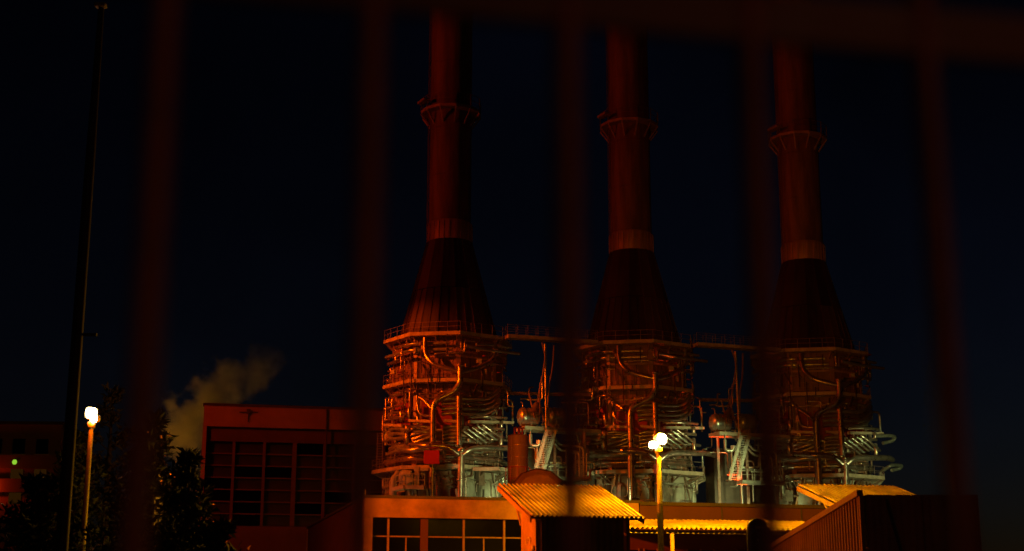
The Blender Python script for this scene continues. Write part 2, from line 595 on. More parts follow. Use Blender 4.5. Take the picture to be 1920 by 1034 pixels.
    # slanted bundles right
    for i in range(5):
        x, y = 868 + i * 9, 808 - i * 3
        pipe(0.13, [(x, y, -7.5), (x + 18, y + 13, -7.2), (x + 36, y + 26, -6.6)], 'pipe_pale' if i in (1, 3) else 'pipe_clad', name='tube')
    # slanted bundles left
    for i in range(3):
        pipe(0.18, [(772, 832 - i * 8, -6.9), (790, 826 - i * 8, -7.4), (810, 818 - i * 7, -7.6)], 'pipe_pale' if i != 1 else 'pipe_clad', name='tube')
    # looped tubes on the left facet
    for i, (y, c) in enumerate(((806, 'pipe_pale'), (815, 'pipe_pale'), (776, 'pipe_clad'))):
        pipe(0.19, [(763, y + 1, -6.6), (745, y - 2, -5.0), (733, y, -3.0), (729, y + 4, -2.2), (736, y + 8, -3.6), (760, y + 6, -6.4)], c, name='tube')
    # horizontal tubes in the middle band
    for x0, x1, y, yo, c in ((770, 806, 801, -7.3, 'pipe_clad'), (776, 806, 811, -7.5, 'pipe_pale'), (885, 945, 804, -6.4, 'pipe_clad'), (890, 940, 814, -6.2, 'pipe_pale'), (900, 955, 825, -5.4, 'pipe_clad'), (885, 950, 783, -6.2, 'pipe_clad')):
        pipe(0.18, [(x0, y, yo), ((x0 + x1) / 2, y - 1, yo - 0.1), (x1, y + 1.5, yo + (1.4 if x0 > 860 else 0))], c, name='tube')
    # cross beams at y 790
    for (x0, x1, y, ya, yb) in ((767, 811, 789, -7.0, -7.9), (832, 858, 789, -7.9, -7.9), (880, 962, 791, -7.4, -4.0), (722, 756, 797, -3.0, -6.2)):
        MB().bar(L(x0, y, ya), L(x1, y + 2, yb), 0.3, 0.45).build('cross_beam', M['platform_steel'], root)
    # swan-neck pipes
    pipe(0.15, [(782, 742, -6.9), (783, 760, -7.2), (787, 775, -7.4), (797, 780, -7.6), (808, 780, -7.8)])
    pipe(0.15, [(786, 745, -6.9), (796, 752, -7.4), (806, 763, -7.9), (812, 772, -8.1)], 'pipe_clad')
    pipe(0.13, [(935, 755, -5.0), (929, 770, -5.2), (922, 780, -5.6), (922, 795, -5.7)], 'pipe_pale')
    pipe(0.13, [(942, 750, -4.2), (958, 752, -3.6), (961, 765, -3.4), (961, 800, -3.4)], 'pipe_pale')
    # upper ring pipes under the top platform
    for r, z, a0, a1, c in ((7.45, 31.0, -85, 8, 'pipe_pale'), (7.30, 31.75, -60, 6, 'pipe_pale'), (7.2, 30.2, -80, -30, 'pipe_clad')):
        pts = []
        aa = a0
        while aa <= a1:
            # follow the octagon edges
            k = math.floor((aa - A0) / 45)
            base = A0 + 45 * k
            mid = R(base + 22.5)
            rad = r * math.cos(R(22.5)) / math.cos(R(aa) - mid)
            pts.append(Vector((rad * math.sin(R(aa)), -rad * math.cos(R(aa)), z)))
            aa += 4
        MB().tube(pts, 0.20, 8).build('ring_pipe', M[c], root)
    pipe(0.19, [(874, 649, -7.6), (905, 655, -6.8), (940, 660, -5.2), (974, 664, -3.6)], 'pipe_pale', name='ring_pipe')
    pipe(0.17, [(893, 646, -6.9), (925, 648, -5.6), (958, 653, -3.8)], 'pipe_pale', name='ring_pipe')
    # valves and vertical pots
    for x, y0, y1, yo, r in ((764, 797, 812, -6.7, 0.34), (763, 810, 834, -6.7, 0.28), (939, 812, 838, -5.8, 0.26), (940, 790, 803, -5.6, 0.2), (783, 780, 800, -7.3, 0.16), (752, 770, 792, -5.8, 0.2), (767, 765, 785, -6.8, 0.2)):
        a, b = L(x, y1, yo), L(x, y0, yo)
        m = MB().tube([a, a.lerp(b, 0.1), b.lerp(a, 0.1), b], r, 12, rr=[r * 0.6, r, r, r * 0.6])
        m.build('valve_pot', M['pipe_clad'], root)
    # small fittings scattered on the middle band (handwheels, junction boxes)
    rnd = random.Random(5)
    for i in range(26):
        x = rnd.choice((rnd.uniform(735, 806), rnd.uniform(870, 950)))
        y = rnd.choice((rnd.uniform(792, 832), rnd.uniform(636, 660), rnd.uniform(664, 700)))
        u = (x - 841) / 122
        yo = -7.2 * math.cos(math.asin(max(-0.97, min(0.97, u)))) - 0.1
        c = L(x, y, yo)
        if i % 3 == 0:
            MB().lathe([(0.02, -0.05), (0.28, -0.04), (0.28, 0.05), (0.02, 0.06)], 12, c).build('handwheel', M['red_paint'], root)
        else:
            MB().box(c, (rnd.uniform(0.2, 0.6), 0.35, rnd.uniform(0.25, 0.7)), rz=R(rnd.uniform(-50, 40))).build('junction_box', M['pale_panel'] if i % 3 == 1 else M['steel'], root)
    # thin conduits running up the facets
    for x, y0, y1, yo in ((771, 660, 780, -6.9), (803, 690, 740, -7.2), (820, 700, 716, -7.3), (790, 655, 700, -7.0), (757, 665, 790, -6.0), (905, 690, 745, -6.2), (918, 660, 690, -5.8), (838, 636, 662, -7.3), (846, 722, 742, -7.4)):
        MB().tube([L(x, y0, yo), L(x, y1, yo)], 0.07, 6).build('conduit', M['casing_dark'], root)
    for a, b in (((763, 672, -6.6), (774, 695, -7.0)), ((895, 720, -6.8), (888, 740, -7.0))):
        MB().bar(L(*a), L(*b), 0.16).build('brace', M['casing_dark'], root)
    # small landings on the left facet with a cage ladder
    m = MB()
    m.bar(L(716, 884, -1.6), L(718, 812, -1.6), 0.09)
    m.bar(L(706, 884, -1.6), L(708, 812, -1.6), 0.09)
    for k in range(15):
        y = 813 + k * 4.8
        m.bar(L(706.3 + (884 - y) / 40, y, -1.6), L(716 + (884 - y) / 40, y, -1.6), 0.05)
    m.build('ladder', M['steel'], root)
    m = MB()
    railing(m, [L(719, 797, -1.8), L(736, 793, -4.0), L(752, 792, -5.8)], 2.0, 2, 0.07, 0.05)
    m.build('landing_railing', M['steel'], root)
    # pale machinery base under the lowest platform, each facet two housings with a round cover
    MB().lathe([(5.9, 6.0), (5.9, 17.3)], 8, a0=R(A0), smooth=False).build('base_core', M['casing_dark'], root)
    hm = MB()
    hm.box((0, 0, 0), (2.15, 0.5, 3.9))
    hm.box((0, -0.28, 1.85), (2.3, 0.1, 0.22))
    for i in range(3):
        hm.box((0.92 - i * 0.09, -0.27, 0), (0.05, 0.06, 3.5))
    cov = MB()
    n = 24
    prof = [(0.95, 0), (0.95, -0.28), (0.86, -0.40), (0.5, -0.55), (0.001, -0.6)]
    vs, fs = [], []
    for r, d in prof:
        for k in range(n):
            t = 2 * math.pi * k / n
            vs.append((-0.15 + r * math.cos(t), -0.25 + d, -0.3 + 1.55 * r * math.sin(t)))
    for i in range(len(prof) - 1):
        for k in range(n):
            fs.append((i * n + k, i * n + (k + 1) % n, (i + 1) * n + (k + 1) % n, (i + 1) * n + k))
    cov.add(vs, fs, True)
    hp = cp_ = None
    for k in range(8):
        an = R(A0 + 22.5 + 45 * k)
        nrm = Vector((math.sin(an), -math.cos(an), 0))
        tan = Vector((math.cos(an), math.sin(an), 0))
        for s in (-1, 1):
            if hp is None:
                h = hp = hm.build('housing', M['pale_panel'], root)
                c = cp_ = cov.build('cover', M['pale_panel'], hp)
            else:
                h = hp.copy(); col.objects.link(h)
                c = cp_.copy(); col.objects.link(c); c.parent = h
            h.location = nrm * (5.9 * math.cos(R(22.5)) + 0.75) + tan * s * 1.28 + Vector((0, 0, 15.25))
            h.rotation_euler = (0, 0, an)
        # dark crossed struts between the housings
        a = octa(7.3, k, 13.2)
        b = octa(7.3, k, 17.2)
        MB().bar(a, b.lerp(octa(7.3, k + 1, 17.2), 0.18), 0.16).build('strut', M['pipe_pale'], root)
        MB().bar(a, b.lerp(octa(7.3, k - 1, 17.2), 0.18), 0.16).build('strut', M['steel'], root)
    m = MB()
    oct_slab(m, 7.5, 5.5, 12.6, 13.2)
    m.build('base_ring', M['concrete'], root)
    for k in range(8):
        c = octa(6.8, k, 0)
        MB().box((c.x, c.y, 6.3), (0.9, 0.9, 12.6), rz=R(A0 + 45 * k)).build('leg', M['concrete'], root)
    # pipes lying behind the lowest railing
    for r, z, a0, a1, rad, c in ((7.3, 18.7, -84, 100, 0.30, 'pipe_clad'), (7.2, 19.6, -84, 30, 0.2, 'pipe_pale'), (6.95, 20.6, -70, 95, 0.24, 'pipe_clad'), (7.0, 22.0, -84, -15, 0.16, 'pipe_pale')):
        pts = []
        aa = a0
        while aa <= a1:
            k = math.floor((aa - A0) / 45)
            mid = R(A0 + 45 * k + 22.5)
            q = r * math.cos(R(22.5)) / math.cos(R(aa) - mid)
            pts.append(Vector((q * math.sin(R(aa)), -q * math.cos(R(aa)), z)))
            aa += 4
        MB().tube(pts, rad, 8).build('ring_pipe', M[c], root)
    tangle(root, random.Random(11), 40, 18.3, 26.5)
    tangle(root, random.Random(12), 16, 28.3, 32.0)
    tangle(root, random.Random(13), 22, 13.4, 17.6, 7.15, 7.7)
    tag(root, 'x', 'power plant tower', 'octagonal boiler towers in a row')
    return root


tower = make_tower()
towers = [tower, copy_tree(tower), copy_tree(tower)]
for i, (t, lab) in enumerate(zip(towers, (
        'tall octagonal boiler tower with red box, beside the flat factory block',
        'middle of three octagonal boiler towers, behind the twin-headed street lamp',
        'rightmost, dimmest of three octagonal boiler towers with tapered hood and chimney'))):
    t.location = U0 + STEP * i
    t['label'] = lab

for t_, sd in zip(towers, (101, 202, 303)):
    rnd = random.Random(sd)
    tangle(t_, rnd, 16, 18.3, 26.5, 6.9, 8.1)
    tangle(t_, rnd, 8, 13.4, 17.6, 7.2, 7.8)
    for o in [c_ for c_ in t_.children if c_.name.startswith('housing')]:
        if rnd.random() < 0.55:
            m_ = M[rnd.choice(('casing', 'panel_worn', 'panel_worn'))]
            for q in [o] + list(o.children):
                q.data = q.data.copy()
                q.data.materials[0] = m_
    for _ in range(14):
        a = rnd.uniform(-80, 90)
        r = oct_r(rnd.uniform(7.2, 7.8), a)
        MB().box((r * math.sin(R(a)), -r * math.cos(R(a)), rnd.uniform(13.6, 16.8)), (rnd.uniform(0.2, 0.9), 0.4, rnd.uniform(0.4, 1.8)), rz=R(a)).build('cabinet', M[rnd.choice(('steel', 'casing_dark', 'pale_panel', 'panel_worn'))], t_)
# things that only the first tower shows: the red cabinet, the low left landing, pale ducts
c = L(809.5, 858, -9.0)
bx = MB().box(c, (1.72, 0.5, 1.5))
bx.build('red_cabinet', M['sign_red'], tower, bevel=0.03)
for pts in ([(749, 884, -6.0), (745, 892, -6.4), (738, 903, -6.6), (736, 940, -6.6)],
            [(771, 890, -7.8), (757, 888, -7.6), (754, 897, -7.4), (756, 912, -7.2)]):
    MB().tube(smooth_path([L(*p) for p in pts], 5), 0.42, 12).build('duct', M['pale_panel'], tower)
MB().tube(smooth_path([L(*p) for p in ((762, 893, -7.0), (766, 900, -7.3), (770, 908, -7.4))], 4), 0.8, 12).build('duct', M['pale_panel'], tower)
m = MB()
m.bar(L(742, 918, -7.2), L(762, 914, -8.6), 0.42, 0.9)
m.bar(L(762, 914, -8.6), L(796, 915, -8.9), 0.42, 0.9)
ld = m.build('low_landing', M['pale_panel'], tower)
m = MB()
railing(m, [L(742, 915, -7.2), L(762, 911.5, -8.6), L(796, 912, -8.9)], 1.35, 3, 0.08, 0.07)
m.build('railing', M['stair_steel'], ld)
m = MB()
railing(m, [L(718, 926, -3), L(734, 925, -5)], 1.7, 4, 0.07, 0.07)
m.build('side_railing', M['stair_steel'], tower)
for x in (765, 778, 800, 855):
    MB().bar(L(x, 917, -8.4), L(x + 4, 945, -8.4), 0.25).build('landing_strut', M['pale_panel'], tower)
for x, y, w, h in ((782, 893, 0.5, 2.0), (790, 881, 1.6, 0.3), (836, 878, 2.0, 0.25), (845, 872, 1.3, 0.22), (912, 880, 3.0, 0.4)):
    MB().box(L(x, y, -8.3), (w, 0.4, h), rz=R(-9)).build('equipment_box', M['pale_panel'], tower)

# paler strips paint in light on the right side of the middle hood; other hoods keep a few odd strips
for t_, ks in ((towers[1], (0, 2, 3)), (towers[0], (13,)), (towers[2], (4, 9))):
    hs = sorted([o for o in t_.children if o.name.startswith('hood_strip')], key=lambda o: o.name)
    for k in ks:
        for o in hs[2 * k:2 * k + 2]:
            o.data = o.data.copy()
            o.data.materials[0] = M['cone_lit_or_odd']
# second and third tower: a smaller red box and a looped pale pipe
MB().box(Vector((1.7, -8.6, 17.7)), (0.75, 0.4, 1.1)).build('red_cabinet', M['red_paint'], towers[1])
for pts in ([(961, 868, -3), (972, 858, -4), (985, 856, -3), (1008, 857, -1), (1009, 862, 0), (985, 866, -2)],
            [(944, 798, -5), (975, 797, -4), (990, 800, -3), (985, 807, -3), (962, 812, -4)]):
    MB().tube(smooth_path([L(*p) for p in pts], 6), 0.22, 8).build('loop_pipe', M['pipe_pale'], towers[2])

# ------------------------------------------------------------------ bridges and service decks between the towers
G0 = at(1030, 640, 161)
G0.z = 0


def G(px, py, yo):
    return at(px, py, 161 + yo) - G0


def make_bridge():
    root = empty('catwalk_bridge', G0)
    a, b = G(950, 640, -1.0), G(1118, 639, 2.8)
    a.z = b.z = 32.85
    MB().bar(a, b, 0.4, 1.3).build('deck', M['platform_steel'], root)
    m = MB()
    off = Vector((0.1, -0.6, 0.2))
    railing(m, [a + off, b + off], 1.15, 9)
    off = Vector((-0.1, 0.6, 0.2))
    railing(m, [a + off, b + off], 1.15, 9)
    m.build('railing', M['steel'], root)
    return root


def make_deck():
    root = empty('service_deck', G0)
    # upper link beam, middle deck with vessels, lower catwalk
    MB().bar(G(955, 738, -0.5), G(1112, 741, 2.0), 0.35, 0.4).build('link_beam', M['steel'], root)
    a, b = G(976, 802, -3.0), G(1118, 801, 0.5)
    a.z = b.z = 21.9
    MB().bar(a, b, 0.4, 2.6).build('deck', M['platform_steel'], root)
    m = MB()
    railing(m, [a + Vector((0, -1.2, 0.2)), b + Vector((0, -1.2, 0.2))], 1.15, 7)
    m.build('railing', M['steel'], root)
    # horizontal banded vessel
    for x0, x1 in ((972, 1010), (1022, 1058)):
        p, q = G(x0, 785, -2.4), G(x1, 785, -1.5)
        p.z = q.z = 23.35
        d = (q - p)
        pts = [p, p + d * 0.06, p + d * 0.12] + [p + d * t for t in (0.3, 0.5, 0.7, 0.88)] + [p + d * 0.95, q]
        rr = [0.45, 0.85, 1.02, 1.05, 1.05, 1.05, 1.02, 0.85, 0.45]
        v = MB().tube(pts, 1, 20, rr=rr).build('vessel', M['pipe_pale'], root)
        for t in (0.25, 0.5, 0.75):
            c = p + d * t
            MB().tube([c - d * 0.02, c + d * 0.02], 1.09, 20).build('band', M['pipe_pale'], v)
        MB().box(p + d * 0.5 + Vector((0, 0, -1.15)), (1.0, 1.2, 0.6)).build('saddle', M['steel'], root)
    # tall thin pole and slack hoses
    MB().tube([G(1022, 645, -3.2), G(1024.5, 800, -3.2), G(1026, 960, -3.2)], 0.14, 8).build('standpipe', M['pipe_pale'], root)
    for pts in ([(1016, 642, -3), (1022, 668, -3.3), (1018, 700, -3.2), (1011, 740, -3), (1014, 775, -3)],
                [(1039, 648, -2), (1036, 690, -2.4), (1029, 730, -2.6), (1027, 770, -2.8)],
                [(992, 738, -3), (997, 760, -3), (1003, 785, -3)], [(1008, 740, -3), (1014, 765, -3), (1021, 790, -3)]):
        MB().tube(smooth_path([G(*p) for p in pts], 5), 0.11, 6).build('hose', M['steel'], root)
    # stair
    st = MB()
    t0, t1 = G(1043, 806, -4.0), G(1017, 893, -4.0)
    w = Vector((-0.95, 0.0, 0))
    st.bar(t0, t1, 0.3, 0.10)
    st.bar(t0 + w, t1 + w, 0.3, 0.10)
    s = st.build('stair', M['stair_steel'], root)
    tr = MB()
    nst = 26
    for k in range(nst):
        c = t0.lerp(t1, (k + .5) / nst) + w / 2
        tr.box(c, (0.9, 0.3, 0.06))
    tag(tr.build('stair_treads', M['stair_steel'], s), kind='stuff')
    m = MB()
    for o in (Vector((0, 0, 0)), w):
        m.bar(t0 + o + Vector((0.06, 0, 1.0)), t1 + o + Vector((0.06, 0, 1.0)), 0.06)
    m.build('handrail', M['stair_steel'], s)
    # lower catwalk
    a, b = G(1018, 897, -5.0), G(1105, 893, -3.2)
    b.z = a.z
    MB().bar(a, b, 0.4, 1.2).build('deck', M['stair_steel'], root)
    m = MB()
    railing(m, [a + Vector((0, -0.5, 0.2)), b + Vector((0, -0.5, 0.2))], 1.3, 6, 0.07, 0.05)
    m.build('railing', M['stair_steel'], root)
    # bent pipes to the right of the stair and verticals
    for k in range(2):
        pts = fillet([G(1040, 822 + 10 * k, -3.6), G(1050, 836 + 9 * k, -3.6), G(1094 - 8 * k, 838 + 9 * k, -3.4), G(1095 - 8 * k, 900, -3.4)], 0.6)
        MB().tube(pts, 0.14, 8).build('pipe', M['pipe_pale'], root)
    for x, y0, y1 in ((1007, 826, 888), (995, 806, 832), (1062, 840, 895), (1079, 850, 890), (1046, 880, 935), (1100, 850, 930)):
        MB().tube([G(x, y0, -3.8), G(x, y1, -3.8)], 0.10, 6).build('pipe', M['pipe_pale'], root)
    pts = fillet([G(995, 815, -3.8), G(995, 836, -3.8), G(1010, 836, -3.8), G(1012, 826, -3.8)], 0.4)
    MB().tube(pts, 0.2, 8).build('pipe', M['pipe_pale'], root)
    rnd = random.Random(31)
    for _ in range(26):
        x, y = rnd.uniform(962, 1105), rnd.uniform(745, 900)
        yo = rnd.uniform(-4.2, 0.5)
        dx, dy = rnd.choice((-1, 1)) * rnd.uniform(8, 34), rnd.choice((-1, 1)) * rnd.uniform(10, 45)
        pts = [G(x, y, yo), G(x + dx, y, yo), G(x + dx, min(905, y + dy), yo), G(x + dx * 1.4, min(905, y + dy), yo + 0.8)]
        MB().tube(fillet(pts, 0.4, 3), rnd.choice((0.06, 0.08, 0.1, 0.14)), 6).build('pipe', M[rnd.choice(('pipe_pale', 'pipe_pale', 'steel'))], root)
    # chute of a coal feeder above the vessels
    MB().tube([G(1008, 755, -3), G(1003, 775, -3)], 0.5, 10, rr=[0.3, 0.75]).build('hopper', M['pipe_clad'], root)
    # dark back wall and legs of the deck
    for x in (985, 1040, 1095):
        p = G(x, 803, -2.0)
        p.z = 21.7
        MB().bar(p, Vector((p.x, p.y, 0)), 0.3).build('leg', M['steel'], root)
    MB().box(G(1045, 900, 5) + Vector((0, 0, -4)), (8.2, 3.0, 16.0), rz=SITE).build('back_wall', M['casing_dark'], root)
    return root


br = make_bridge()
dk = make_deck()
for o, labs, cat, grp in ((br, ('catwalk bridge with railing linking the first two boiler towers at hood level',
                                'catwalk bridge with railing linking the middle and rightmost boiler towers'), 'bridge', 'catwalk bridges between the towers'),
                          (dk, ('service deck with pale vessels and steep stair left of the middle boiler tower',
                                'service deck with pale vessels and steep stair right of the middle boiler tower'), 'platform', 'service decks between the towers')):
    o2 = copy_tree(o)
    o2.location = o.location + STEP
    tag(o, labs[0], cat, grp)
    tag(o2, labs[1], cat, grp)

# ------------------------------------------------------------------ upright tank and segmented duct before the towers
tp = at(971, 855, 128)
tk = empty('storage_tank', (tp.x, tp.y, 0))
z0, z1 = at(971, 905, 128).z, at(971, 819, 128).z
MB().lathe([(0.93, z0 - 6), (0.93, z1), (0.86, z1 + 0.12), (0.001, z1 + 0.3)], 32).build('shell', M['tank_clad'], tk)
for t in (0.35, 0.55, 0.8):
    z = z0 + (z1 - z0) * t
    MB().lathe([(0.93, z - 0.05), (0.96, z - 0.03), (0.96, z + 0.03), (0.93, z + 0.05)], 32).build('band', M['tank_clad'], tk)
for x, y, r in ((-0.3, -0.2, 0.1), (0.1, -0.3, 0.14), (0.4, 0, 0.09)):
    MB().tube([(x, y, z1 + 0.1), (x, y, z1 + 0.75), (x + 0.25, y, z1 + 0.8)], r, 8).build('fitting', M['red_paint'], tk)
m = MB()
for k in range(10):
    t = 2 * math.pi * k / 10
    m.bar((1.15 * math.sin(t), -1.15 * math.cos(t), z0 - 0.5), (1.15 * math.sin(t), -1.15 * math.cos(t), z0 + 1.3), 0.05)
for z in (z0 + 0.3, z0 + 1.3):
    m.tube([(1.15 * math.sin(2 * math.pi * k / 20), -1.15 * math.cos(2 * math.pi * k / 20), z) for k in range(21)], 0.03, 5)
m.build('railing', M['red_paint'], tk)
for x, y in ((-.7, -.5), (.7, -.5), (-.7, .5), (.7, .5)):
    MB().box((x, y, (z0 - 6) / 2), (0.25, 0.25, z0 - 6)).build('leg', M['steel'], tk)
tag(tk, 'copper-coloured upright cylindrical tank behind the corrugated shed roof', 'tank')

dp = at(1000, 900, 84)
du = empty('segmented_duct', (dp.x, dp.y, 0))
# a large elbow of flat segments standing on the roof behind the shed
rings = []
for ang, rad in ((0, 1.15), (28, 1.2), (56, 1.25), (84, 1.25), (112, 1.2), (140, 1.1)):
    rings.append((R(ang), rad))
cz = at(1000, 925, 84).z
for i in range(len(rings) - 1):
    m = MB()
    vs = []
    for ang, rad in (rings[i], rings[i + 1]):
        ctr = Vector((0.35 - 1.0 * math.cos(ang), 0, cz - 0.35 + 0.9 * math.sin(ang)))
        dirv = Vector((-math.cos(ang), 0, math.sin(ang)))
        for k in range(12):
            t = 2 * math.pi * k / 12
            vs.append(ctr + dirv * (0.75 * rad * math.cos(t)) + Vector((0, 0.9 * rad * math.sin(t), 0)))
    m.add(vs, [(k, (k + 1) % 12, 12 + (k + 1) % 12, 12 + k) for k in range(12)])
    m.build('segment', M['duct_red'], du)
MB().tube([(-2.1, 0.4, cz - 0.75), (-1.2, 0.2, cz + 0.1), (0.2, 0.1, cz + 0.95)], 0.3, 8).build('inlet', M['housing'], du)
MB().box((-0.3, 0, (cz - 0.2) / 2), (3.4, 1.5, cz - 0.4)).build('plinth', M['concrete'], du)
tag(du, 'dark red segmented duct elbow rising behind the corrugated shed roof', 'duct')

# ------------------------------------------------------------------ low flat-roofed office building with a wide fascia
RL = R(14)
lb = empty('office_building', at(684, 1000, 62) * Vector((1, 1, 0)) if False else (at(684, 935, 62).x, 62, 0), RL)
LW, LD, LH = 12.6, 24, 6.62
FZ = 5.78
MB().box((LW / 2, 0.30, (FZ + LH) / 2), (LW, 0.6, LH - FZ)).build('fascia', M['fascia'], lb, bevel=0.02)
MB().box((LW / 2 - 0.05, 0.35, LH + 0.05), (LW + 0.2, 0.95, 0.12)).build('coping', M['coping'], lb)
MB().box((0.19, 0.32, FZ / 2), (0.38, 0.56, FZ)).build('pier', M['fascia'], lb)
MB().box((0.2, LD / 2 + 0.3, LH / 2), (0.36, LD - 0.6, LH - 0.01)).build('side_wall', M['brown_clad'], lb)
MB().box((0.18, LD / 2 + 0.3, LH + 0.05), (0.5, LD - 0.9, 0.1)).build('coping', M['coping'], lb)
MB().box((LW / 2, LD / 2 + 0.5, LH - 0.75), (LW - 0.8, LD - 0.6, 0.2)).build('roof', M['roof_felt'], lb)
MB().box((LW / 2, LD, LH / 2), (LW, 0.4, LH - 0.02)).build('back_wall', M['concrete'], lb)
MB().box((LW / 2, 2.6, FZ / 2), (LW - 0.7, 0.1, FZ)).build('inner_wall', M['casing_dark'], lb)
MB().box((LW / 2 + 0.2, 0.34, 1.4), (LW - 0.42, 0.4, 2.8)).build('plinth_wall', M['brown_clad'], lb)
xs = [0.38, 1.12, 2.72, 4.5, 6.35, 8.2, 10.2, 12.55]
for i, x in enumerate(xs[1:-1]):
    w = 0.34 if i == 1 else 0.09
    MB().box((x, 0.42, (2.8 + FZ) / 2), (w, 0.16, FZ - 2.8)).build('mullion', M['brown_clad'] if i == 1 else M['frame'], lb)
for i in range(len(xs) - 1):
    a, b = xs[i] + 0.05, xs[i + 1] - 0.05
    zt = 4.99
    wn_ = empty('window', ((a + b) / 2, 0.44, 0))
    wn_.parent = lb
    split = i in (1, 3, 4, 5)
    MB().box((0, 0, zt), (b - a, 0.08, 0.06)).build('transom', M['frame'], wn_)
    cells = [((a - b) / 2, (b - a) / 2, zt + 0.03, FZ)]
    if split:
        cells += [((a - b) / 2, 0 - 0.03, 2.8, zt - 0.03), (0.03, (b - a) / 2, 2.8, zt - 0.03)]
        MB().box((0, 0, (2.8 + zt) / 2 - 0.02), (0.06, 0.08, zt - 2.86)).build('bar', M['frame'], wn_)
    else:
        cells += [((a - b) / 2, (b - a) / 2, 2.8, zt - 0.03)]
    for j, (x0, x1, zz0, zz1) in enumerate(cells):
        MB().box(((x0 + x1) / 2, 0.02, (zz0 + zz1) / 2), (x1 - x0, 0.02, zz1 - zz0)).build('pane', M['hall_window'] if (i in (2, 3) and j > 0) else M['glass_dark'], wn_)
MB().tube([(0.02, -0.02, LH), (0.02, -0.02, LH + 0.35)], 0.025, 6).build('lightning_rod', M['stair_steel'], lb)
tag(lb, 'low flat-roofed office building with wide orange-lit fascia left of the shed', 'building')

# the brown section that carries on to the right
a3 = Vector((math.cos(RL), math.sin(RL), 0))
bb = empty('annex_building', lb.location + a3 * (LW + 0.05), RL)
BW = 16
MB().box((BW / 2, 0.35, 5.95), (BW, 0.6, 1.12)).build('fascia', M['brown_clad'], bb, bevel=0.02)
MB().box((BW / 2, 0.4, 6.6), (BW, 0.9, 0.16)).build('coping', M['coping'], bb)
MB().box((BW / 2, 12, 5.9), (BW, 22.5, 0.2)).build('roof', M['roof_felt'], bb)
MB().box((BW / 2, 0.42, 2.69), (BW, 0.4, 5.38)).build('wall', M['brown_clad'], bb)
for x in (4.0, 8.0, 12.0):
    MB().box((x, 0.03, 5.95), (0.05, 0.05, 1.12)).build('joint_cover', M['coping'], bb)
tag(bb, 'dark brown flat-roofed annex behind the yellow corrugated canopy', 'building')

# ------------------------------------------------------------------ corrugated sheds
DW, DD = Vector((0.981, 0.194, 0)).normalized(), Vector((-0.2177, 0.976, 0)).normalized()


def corrugated(mb, o, u, v, w, pitch, amp, nrm, th=0.012, per=8, vseg=1, trap=True, jit=0.0):
    """a corrugated sheet: o corner, u unit across, v full vector along the ribs"""
    n = max(2, int(round(w / pitch)) * per)
    rows = []
    rib = [[random.uniform(-jit, jit) for _ in range(n // per + 2)] for _ in range(vseg + 1)]
    for lay in (0, 1):
        for j in range(vseg + 1):
            r = []
            for i in range(n + 1):
                ph = (i % per) / per * 2 * math.pi
                h = math.sin(ph)
                if trap: h = max(-0.75, min(0.75, h * 1.3)) / 0.75
                r.append(o + u * (w * i / n) + v * (j / vseg) + nrm * (amp * h - lay * th + rib[j][i // per]))
            rows.append(r)
    vs = [p for r in rows for p in r]
    m = n + 1
    fs = []
    for j in range(vseg):
        for i in range(n):
            a = j * m + i
            fs.append((a, a + 1, a + 1 + m, a + m))
            b = (j + vseg + 1) * m + i
            fs.append((b, b + m, b + m + 1, b + 1))
    for i in range(n):
        a, b = i, (vseg + 1) * m + i
        fs.append((a, b, b + 1, a + 1))
        a, b = vseg * m + i, (2 * vseg + 1) * m + i
        fs.append((a, a + 1, b + 1, b))
    mb.add(vs, fs, False)
    return mb


